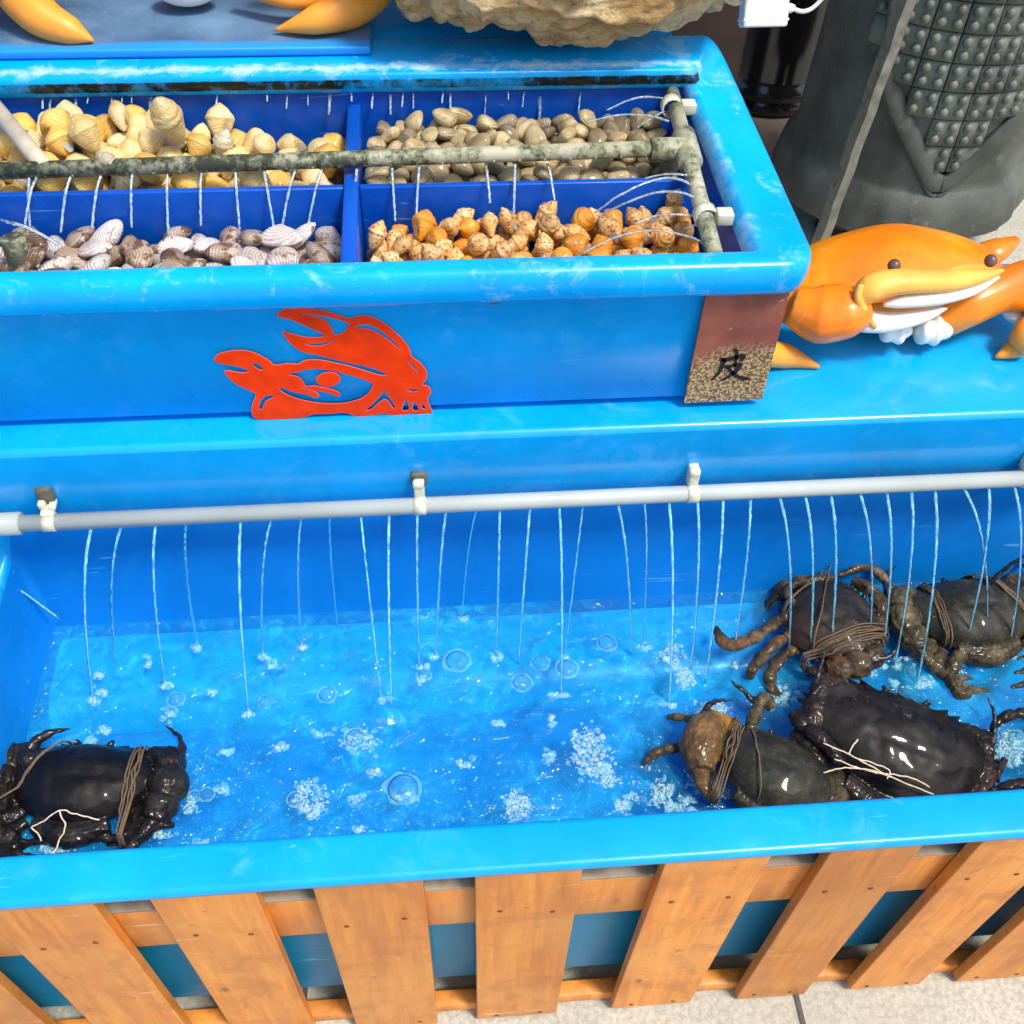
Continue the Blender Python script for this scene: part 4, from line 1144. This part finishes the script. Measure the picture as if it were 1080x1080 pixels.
for (x, y, wx, wy, n) in FO:
    for i in range(int(10+n*.12)):
        c = onz(x+rb.gauss(0, .42)*wx, y+rb.gauss(0, .42)*wy, WZ+.0004)
        if not (.055 < c.y < .378): continue
        r = rb.uniform(.0016, .0045); e = noise.noise(c*300)
        fr_.add([c+Vector((v.x*r*(1+.4*noise.noise(v*2+c*500)), v.y*r*(1+.4*noise.noise(v*2+c*400)), v.z*r*.22)) for v in I2[0]], I2[1])
    for i in range(int(n*1.7)):
        an = rb.random()*2*PI; rd = math.sqrt(rb.random())*(.75+.55*noise.noise((math.cos(an)*1.7+x, math.sin(an)*1.7+y, 0)))
        if rb.random() < .06: rd *= 1.5
        q = rd*math.cos(an), rd*math.sin(an)
        c = onz(x+q[0]*wx, y+q[1]*wy, WZ+.0006)
        if not (.05 < c.y < .382): continue
        r = abs(rb.gauss(0, 1))*.0006+.00045
        if rb.random() < .04: r *= 2.4
        blob(fm, c, r)
fm.m = [0]*len(fm.f); nf = len(fm.f); fm.add(fr_.v, fr_.f, 1)
tag(fm.build('foam', [M_foam, M_froth]), kind='stuff')
ab = MB()
for i in range(9000):
    x = rb.uniform(40, 1070); y = rb.uniform(655, 895)
    dens = noise.noise((x*.011, y*.017, 7))*.6+noise.noise((x*.035, y*.05, 2))*.5+(y-745)/170
    if dens < rb.uniform(-.1, 1.0): continue
    c = onz(x, y, WZ-rb.random()**2*.012-.0005)
    if not (.05 < c.y < .38): continue
    r = .0005+.0012*rb.random()**4
    blob(ab, c, r, I1, 1)
tag(ab.build('air_specks', M_air), kind='stuff')
for i in range(150):
    cl_ = rb.uniform(60, 1060), rb.uniform(690, 890)
    pass
BUB = [(482,697,13),(345,733,9),(447,712,7),(395,719,6),(375,779,11),(425,832,17),(312,843,8),(218,838,7),(186,738,8),(393,895,6),(640,678,10),(570,699,9),(598,705,11),(550,720,10),(280,740,7),(630,792,6),(1072,780,9),(1060,775,6),(752,824,6),(205,840,6),(960,708,5)]
for x, y, rp_ in BUB:
    c = onz(x, y, WZ); r = rp_/1096*(c-CP).length*.92
    mb = MB(); V, F = ellipsoid((0, 0, .0003), (r, r, r*.55), 28, 14)
    h_ = 7*28; mb.add(V[:h_+28], [f for f in F if max(f) < h_+28])
    ring = [Vector((r*1.12*math.cos(k*PI/14)*(1+.22*noise.noise((math.cos(k*PI/14)*1.3, math.sin(k*PI/14)*1.3+x, y))), r*1.05*math.sin(k*PI/14)*(1+.22*noise.noise((math.cos(k*PI/14)*1.3+y, math.sin(k*PI/14)*1.3, x))), .0002)) for k in range(28)]
    V, F = tube(ring+ring[:1], [r*.20+r*.26*noise.noise((math.cos(k*PI/14)*2+x, math.sin(k*PI/14)*2, 3)) for k in range(29)], 6, .35, cap=False); mb.add(V, F, 1)
    for k in range(int(5+rp_)):
        a_ = rb.random()*2*PI; rr = r*(1.0+.12*rb.random()); blob(mb, Vector((rr*math.cos(a_), rr*math.sin(a_), .0004)), .0006+.0010*rb.random())
    o = mb.build('water_bubble', [M_bub, M_froth2]); o.location = c
    tag(o, 'round clear bubble floating on the water of the crab tank', 'bubble', 'bubbles on the water')

# ------------------------------------------------------------------ lid, shelf, rock
lid = thing('tank_lid', 'dusty dark blue board lying over the back left corner of the upper tank', 'lid', (-.36, .9, .361))
mb = MB(); mb.add(*bevelbox(-.66, -.0985, .742, 1.10, .3612, .3705, .0025, 3)); mb.build('board', M_lid, lid)
mb = MB(); V, F = bevelbox(-.66, .235, .783, 1.12, GZ+.002, .358, .004); mb.add(V, F)
tag(mb.build('back_shelf', M_blue), 'plain blue box shelf standing behind the upper tank under the lid and the rock', 'shelf')

def rock():
    bm = bmesh.new(); bmesh.ops.create_icosphere(bm, subdivisions=7, radius=1)
    bm.verts.index_update()
    V = []
    for v in bm.verts:
        d = v.co.normalized()
        p = Vector((d.x*.232, d.y*.135, max(d.z*.150, -.085+.03*d.z)))
        n1 = noise.fractal(Vector((d.x*2.1, d.y*1.6, d.z*1.6))+Vector((3, 1, 9)), 1.0, 2.0, 4)
        rg = noise.ridged_multi_fractal(Vector((p.x*13, p.y*13, p.z*24))+Vector((5, 2, 1)), .9, 2.1, 6, 1.0, 2.0)
        st = noise.noise(Vector((p.x*8+2*n1, p.y*8, p.z*46)))
        p = p*(1+.13*n1)+d*(.011*(rg-1.0)+.005*st)
        # broken lobes along the underside
        if d.z < 0: p.z += -.016*math.sin(p.x*30+.6)*(-d.z)+.012*noise.noise(Vector((p.x*40, p.y*30, 4)))
        V.append(p)
    F = [tuple(v.index for v in f.verts) for f in bm.faces]; bm.free()
    lo = min(v.z for v in V)
    o = mesh_obj('rock', V, F, M_rock)
    o.location = (.112, .806, .361-lo-.010)
    return o
tag(rock(), 'big craggy tan and white rock resting on the back rim of the upper tank', 'rock')

# ------------------------------------------------------------------ white adapter on a cable
ad = thing('power_adapter', 'small white plastic adapter on a white cable beside the rock', 'power adapter', ony(806, 8, .80))
c = ony(806, 6, .80)
def local_box(hx, hy, hz, b): return bevelbox(-hx, hx, -hy, hy, -hz, hz, b, 3)
Rm = Euler((R(-24), R(2), R(6))).to_matrix()
mb = MB(); V, F = local_box(.0262, .009, .0215, .003); mb.add([c+Rm @ v for v in V], F)
V, F = local_box(.0268, .0095, .0014, .0008); mb.add([c+Rm @ (v+Vector((0, 0, -.0140))) for v in V], F); mb.build('adapter_body', M_white, ad)
e = c+Rm @ Vector((.026, 0, -.003))
mb = MB(); mb.add(*tube([e, e+Vector((.006, 0, .0)), e+Vector((.010, 0, .0004))], [.0052, .0050, .0030], 12)); mb.add(*tube(catmull([e+Vector((.006, 0, 0)), ony(848, 12, .80), ony(862, 4, .80), ony(880, -22, .80), ony(905, -80, .80), ony(930, -200, .82)], 8), .0024, 10)); mb.build('cable', M_white, ad)
mb = MB(); mb.add(*tube(catmull([c+Rm @ Vector((-.025, 0, .004)), ony(772, 2, .815), ony(755, -20, .83), ony(745, -70, .85)], 6), .0024, 10)); mb.build('cable', M_white, ad)

# ------------------------------------------------------------------ dark urn, board and wall behind
uc = onz(812, 118, GZ)
ur = thing('black_urn', 'tall glossy black urn standing in the shade behind the tank', 'urn', (uc.x, uc.y+.10, GZ))
U = Vector((uc.x, uc.y+.10, 0))
prof = [(.0, GZ+.022), (.168, GZ+.022), (.176, GZ+.03), (.178, GZ+.045), (.170, GZ+.055), (.168, GZ+.060), (.176, GZ+.070), (.176, GZ+.080), (.165, GZ+.092), (.160, GZ+.105), (.168, GZ+.3), (.180, GZ+.6), (.186, GZ+.85), (.17, GZ+1.0), (.13, GZ+1.06), (.15, GZ+1.10), (.0, GZ+1.09)]
mb = MB(); mb.add(*lathe(prof, U, 64)); mb.build('urn_body', M_black, ur)
mb = MB(); mb.add(*bevelbox(U.x-.42, U.x+.22, U.y-.42, U.y+.30, GZ+.004, GZ+.020, .003)); tag(mb.build('timber_board', M_brownboard), 'low brown timber board on the floor under the black urn', 'board')
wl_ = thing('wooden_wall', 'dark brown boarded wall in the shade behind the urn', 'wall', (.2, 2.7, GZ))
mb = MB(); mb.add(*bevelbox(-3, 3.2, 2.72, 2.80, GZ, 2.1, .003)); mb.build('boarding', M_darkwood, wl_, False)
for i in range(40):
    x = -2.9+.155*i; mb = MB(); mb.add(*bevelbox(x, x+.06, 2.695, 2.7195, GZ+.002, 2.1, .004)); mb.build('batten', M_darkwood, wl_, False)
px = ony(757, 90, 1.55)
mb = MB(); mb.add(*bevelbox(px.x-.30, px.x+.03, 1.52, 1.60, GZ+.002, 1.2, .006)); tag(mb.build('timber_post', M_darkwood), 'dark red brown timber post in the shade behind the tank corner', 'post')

# ------------------------------------------------------------------ stone warrior, lower half
SX, SY = .985, 1.63
stt = thing('warrior_statue', 'dark grey stone warrior statue in a studded armour coat behind the tank', 'statue', (SX, SY, GZ))
HB = -.352     # hem height
def srad(z):
    t = z-HB
    r = .236-.020*t+.012*math.exp(-(t/.05)**2)
    return r
FA = R(-90-4)  # front of the armour
def spt(a, z, off=0., rr=None):
    r = (rr or srad(z))+off
    return Vector((SX+r*1.03*math.cos(a), SY+r*.95*math.sin(a), z))
mb = MB(); n = 96
zs = [HB+.004, HB, HB+.004, HB+.014, HB+.06, HB+.085, HB+.098, HB+.104, HB+.115]+[HB+.15+.05*i for i in range(28)]
V = []; F = []
for j, z in enumerate(zs):
    for k in range(n):
        a = 2*PI*k/n
        off = -.05 if j == 0 else (-.006 if j == 1 else (.016 if 2 < j < 5 else (.012 if j in (2, 5) else (.0 if j == 6 else -.004))))
        off += .010*noise.noise((math.cos(a)*3, math.sin(a)*3, z*3))
        off += .006*noise.noise((math.cos(a)*14, math.sin(a)*14, z*1.2))
        V.append(spt(a, z, off))
for j in range(len(zs)-1):
    for k in range(n): F.append((j*n+k, j*n+(k+1) % n, (j+1)*n+(k+1) % n, (j+1)*n+k))
F.append(tuple(range(n))[::-1]); F.append(tuple((len(zs)-1)*n+k for k in range(n)))
mb.add(V, F); mb.build('coat_skirt', M_statue, stt)
mb = MB(); prof = [(.12, 1.0), (.20, 1.02), (.235, 1.12), (.25, 1.3), (.22, 1.45), (.10, 1.52), (.07, 1.6), (.095, 1.68), (.10, 1.76), (.07, 1.84), (.0, 1.86)]
mb.add(*lathe([(r, z) for r, z in prof], (SX, SY, 0), 48)); mb.build('torso', M_statue, stt)
def vlow(da):   # lower edge of the armour apron as a function of angle from its front
    z0 = HB+.145
    return z0+max(0, abs(da)-.05)*(.30 if da < 0 else .27)
pitch = .053; dA = .235
mb = MB()
row = 0; z = HB+.150
while z < 1.0:
    for kx in range(-6, 7):
        da = (kx+.5*(row % 2)*0+.5)*dA*.5*2*.52*2 if False else (kx+.5)*dA
        if abs(da) > 1.25: continue
        if z+pitch*.35 < vlow(da)+.0: continue
        a0, a1 = FA+da-dA*.485, FA+da+dA*.485
        zb, zt = z+.0012, z+pitch-.0012
        rowl = []
        zb2 = max(zb, min(vlow(da-dA/2), vlow(da+dA/2))+.004)
        V = []; m = 6
        for (off, zz0, zz1, ins) in ((.000, zb2, zt, 0), (.0075, zb2+.001, zt-.001, .004), ):
            for q in range(m+1):
                aa = a0+ins+(a1-a0-2*ins)*q/m; V.append(spt(aa, zz0, off-.002+.004*0))
            for q in range(m+1):
                aa = a0+ins+(a1-a0-2*ins)*q/m; V.append(spt(aa, zz1, off-.002-.0030*(off > 0)))
        k = m+1; F = []
        for q in range(m):
            F.append((2*k+q, 2*k+q+1, 3*k+q+1, 3*k+q))
            F.append((q, q+1, 2*k+q+1, 2*k+q)); F.append((3*k+q, 3*k+q+1, k+q+1, k+q))
        F.append((0, 2*k, 3*k, k)); F.append((m, k+m, 3*k+m, 2*k+m))
        mb.add(V, F)
        for sa in (-.25, .25):
            for sz in (.27, .74):
                zc = z+pitch*sz; ac = FA+da+sa*dA
                if zc < vlow(ac-FA)+.012: continue
                c = spt(ac, zc, .0035)
                mb.add(*ellipsoid(c, (.0094, .0094, .0094), 12, 8))
    z += pitch; row += 1
mb.build('armour_apron', M_studs, stt)
mb = MB()
for wdt, offz, th in ((.020, -.020, .012), (.004, -.046, .006)):
    for s in (-1, 1):
        pts = []
        for q in range(40):
            da = s*q*.034; zz = vlow(da)+offz
            if s < 0 and da < -.66: zz = vlow(-.66)+offz+(abs(da)-.66)*1.3
            pts.append(spt(FA+da, zz, .002))
        mb.add(*tube(pts, wdt, 8, .35, (0, -1, 0)))
mb.build('apron_border', M_statue, stt)
p0, p1 = ony(868, 246, 1.375), ony(957, -2, 1.375); d = (p1-p0)
mb = MB(); pts = [p0-d*.10, p0, p1, p1+d*2.0]
V = []
def bar(pts, w, t):
    V = []; F = []
    for p in pts:
        V += [p+Vector((-w, -t, 0)), p+Vector((w, -t, 0)), p+Vector((w, t, 0)), p+Vector((-w, t, 0))]
    for i in range(len(pts)-1):
        for k in range(4): F.append((4*i+k, 4*i+(k+1) % 4, 4*i+4+(k+1) % 4, 4*i+4+k))
    F.append((3, 2, 1, 0)); e = 4*(len(pts)-1); F.append((e, e+1, e+2, e+3)); return V, F
pts = [p0-d*.16+Vector((0, 0, 0))]+[p0.lerp(p1, i/12)+Vector((.0015*math.sin(i*2.1), 0, 0)) for i in range(13)]+[p1+d*1.5]
mb.add(*bar(pts, .0085, .018)); mb.build('sword_edge', M_strip, stt, False)
for sx in (-.085, .10):
    mb = MB(); mb.add(*tube([(SX+sx, SY-.04, GZ+.004), (SX+sx, SY-.04, GZ+.03), (SX+sx, SY-.01, HB+.02)], [.075, .078, .06], 20)); mb.build('foot', M_statue, stt)

# ------------------------------------------------------------------ orange plastic crabs
def fused(parent, name, pieces, mats, voxel=.003, smooth=3):
    mb = MB()
    for v, f, mi in pieces: mb.add(v, f, mi)
    rm = remeshed(mb, voxel, smooth); return rm.build(name, mats, parent)
def T(pts, rad, mi=0, n=6, flat=1., up=(0, 0, 1)):
    P = catmull([p if isinstance(p, Vector) else ony(*p) for p in pts], n); V, F = tube(P, interp(rad, n), 14, flat, up); return V, F, mi
ZD = .159
oc = thing('plastic_crab', 'big orange plastic crab figure with white teeth on the blue ledge', 'crab figure', (.46, .52, ZD))
rot = Euler((R(-6), R(-3), 0)).to_matrix()
V = []; F = []; nu, nv = 72, 14
cc = Vector((.462, .560, .206))
for top in (1, 0):
    for j in range(nv+1):
        t = j/nv
        for i in range(nu):
            u = 2*PI*i/nu; cx, sy = math.cos(u), math.sin(u)
            k = 1+(.030*(1 if (i % 4) < 2 else -1)*max(0, (t-.8)/.2) if sy < .25 else 0)
            z = .033*(1-t**2.0)**.85 if top else -.022*(1-t**3)
            if top: z += .004*math.exp(-((cx*t-.05)/.25)**2)
            V.append(cc+rot @ Vector((.116*math.copysign(abs(cx)**.9, cx)*t*k, .076*sy*t*k, z)))
    b = 0 if top else (nv+1)*nu
    for j in range(nv):
        for i in range(nu):
            q = (b+j*nu+i, b+(j+1)*nu+i, b+(j+1)*nu+(i+1) % nu, b+j*nu+(i+1) % nu); F.append(q if top else q[::-1])
mb = MB(); mb.add(V, F); mb.build('shell', M_orange, oc)
fused(oc, 'belly', [ellipsoid(ony(965, 318, .520), (.085, .045, .030))+(0,), ellipsoid(ony(1000, 300, .515), (.070, .034, .020))+(0,)], [M_peach], .004, 4)
fused(oc, 'arm', [T([(838,292,.55),(832,306,.515),(840,326,.485)], [.018,.022,.024]), T([(834,322,.480),(865,331,.468),(895,327,.462),(916,322,.462)], [.022,.034,.031,.018], 0, 6, .85)], [M_orange], .0028, 4)
fused(oc, 'arm', [T([(972,345,.500),(990,340,.488),(1020,322,.486),(1050,308,.495),(1085,292,.51)], [.010,.019,.024,.023,.02]), T([(1040,312,.50),(1075,306,.50),(1110,300,.50)], [.018,.024,.03])], [M_orange], .0028, 4)
fg = fused(oc, 'claw_finger', [T([(902,322,.462),(918,304,.460),(950,297,.462),(1000,296,.468),(1040,290,.476),(1060,284,.480)], [.012,.0160,.0150,.0130,.0075,.002], 0, 6, .8)], [M_peach], .0022, 3)
mb = MB(); v, f, _ = T([(932,321,.455),(950,318,.455),(990,314,.460),(1025,306,.468),(1054,292,.474)], [.003,.0072,.0082,.0064,.0015], 0, 6, .9); mb.add(v, f); mb.build('claw_edge', M_tooth, fg)
fg = fused(oc, 'claw_finger', [T([(908,338,.458),(930,340,.455),(958,337,.455),(984,330,.458),(1000,324,.460)], [.014,.0125,.0098,.0060,.0015], 0, 6, .8)], [M_tooth], .0022, 2)
mb = MB()
v, f, _ = T([(908,300,.456),(905,314,.450),(912,330,.446),(922,345,.446)], [.003,.0045,.005,.003]); mb.add(v, f); mb.build('claw_ridge', M_peach, oc)
for (x, y, rr) in ((944, 350, (.017, .012, .012)), (983, 349, (.020, .013, .0155))):
    c = ony(x, y, .470); q = MB(); V, F = ellipsoid(c, rr, 28, 18)
    V = [v+(v-c)*(.13*math.sin((v.x-c.x)*420)*1.0+.10*noise.noise(v*90)) for v in V]; q.add(V, F); q.build('tooth', M_tooth, oc)
for x, y, yy in ((943, 280, .482), (1045, 275, .487)):
    q = MB(); q.add(*ellipsoid(ony(x, y, yy), (.0066, .0066, .0066), 20, 12)); eo = q.build('eye', M_eye, oc)
q = MB(); a = ony(1034, 272, .60); b = ony(1072, 253, .63); q.add(*tube([a, a.lerp(b, .6), b], [.020, .014, .006], 12, .7)); q.build('spine', M_orange, oc)
fl = lambda pts: [Vector((p.x, p.y, p.z)) for p in pts]
for pts, rad in (([onz(770,340,.21), onz(795,368,.185), onz(830,376,.170), onz(864,387,.163)], [.016,.016,.013,.002]),
                 ([onz(1105,330,.20), onz(1085,352,.19), onz(1072,366,.172), onz(1050,377,.163)], [.016,.017,.013,.002])):
    q = MB(); P = catmull(pts, 6); q.add(*tube(P, interp(rad, 6), 14)); q.build('leg', M_leg, oc)
q = MB(); v, f, _ = T([(1056,322,.50),(1066,330,.494),(1085,338,.49)], [.003,.010,.012], 0, 6, .8); q.add(v, f); q.build('claw_edge', M_tooth, oc)
q = MB(); v, f, _ = T([(1072,305,.492),(1082,314,.492),(1100,324,.49)], [.003,.010,.012], 0, 6, .8); q.add(v, f); q.build('claw_edge', M_tooth, oc)

lc = thing('plastic_crab', 'orange plastic crab figure on the dark lid, its two legs in view', 'crab figure', (-.30, .93, .371))
bc = Vector((-.295, .955, .47))
V = []; F = []
for top in (1, 0):
    for j in range(nv+1):
        t = j/nv
        for i in range(nu):
            u = 2*PI*i/nu; cx, sy = math.cos(u), math.sin(u)
            z = .06*(1-t**2)**.85 if top else -.045*(1-t**3)
            V.append(bc+Vector((.15*math.copysign(abs(cx)**.9, cx)*t, .095*sy*t, z)))
    b = 0 if top else (nv+1)*nu
    for j in range(nv):
        for i in range(nu):
            q = (b+j*nu+i, b+(j+1)*nu+i, b+(j+1)*nu+(i+1) % nu, b+j*nu+(i+1) % nu); F.append(q if top else q[::-1])
mb = MB(); mb.add(V, F); mb.build('shell', M_orange, lc)
q = MB(); q.add(*ellipsoid(onz(196, -13, .394)+Vector((0, 0, .0)), (.034, .022, .018), 24, 14)); q.build('tooth', M_tooth, lc)
zt = .3725
for pts, rad in (([(-.47, .95, .47), onz(-2, -60, .45), onz(20, -8, .405), onz(45, 18, .390), onz(76, 33, .381), onz(99, 43, .3745)], [.02, .022, .024, .021, .014, .001]),
                 ([(-.17, .93, .46), onz(402, -55, .43), onz(392, -14, .402), onz(366, 8, .392), onz(330, 22, .386), onz(289, 32, .3755)], [.02, .022, .024, .022, .014, .001]),
                 ([onz(250, -14, .400), onz(300, -2, .398), onz(345, -2, .398)], [.006, .010, .012])):
    q = MB(); P = catmull(pts, 7); q.add(*tube(P, interp(rad, 7), 18)); q.build('leg', M_leg, lc)
for s in (-1, 1):
    q = MB(); q.add(*tube(catmull([bc+Vector((s*.13, -.02, 0)), bc+Vector((s*.20, -.06, .01)), bc+Vector((s*.19, -.13, .02)), bc+Vector((s*.10, -.15, .01))], 6), interp([.022, .030, .036, .01], 6), 16)); q.build('claw', M_orange, lc)

# ------------------------------------------------------------------ light
w = bpy.data.worlds.new('World'); scene.world = w; w.use_nodes = True
nt = w.node_tree; bg = nt.nodes['Background']
sky = nt.nodes.new('ShaderNodeTexSky'); sky.sky_type = 'NISHITA'; sky.sun_disc = False
SUN = Vector((.34, -.30, .89)).normalized()
sky.sun_elevation = math.asin(SUN.z); sky.sun_rotation = math.atan2(SUN.x, SUN.y)
sky.altitude = 0; sky.air_density = 1.0; sky.dust_density = 3.0; sky.ozone_density = 1.0
nt.links.new(sky.outputs[0], bg.inputs['Color']); bg.inputs['Strength'].default_value = .14
sl = bpy.data.lights.new('sun', 'SUN'); sl.energy = 2.4; sl.angle = R(12); sl.color = (1, .95, .87)
so_ = bpy.data.objects.new('sun', sl); col.objects.link(so_)
so_.rotation_euler = (-SUN).to_track_quat('-Z', 'Y').to_euler(); so_.location = (1, -.5, 3)
scene.view_settings.view_transform = 'Standard'; scene.view_settings.look = 'None'
scene.view_settings.gamma = 1; scene.view_settings.exposure = .58; scene.view_settings.use_curve_mapping = False
scene.cycles.use_denoising = True
scene.cycles.transparent_max_bounces = 16; scene.cycles.max_bounces = 8
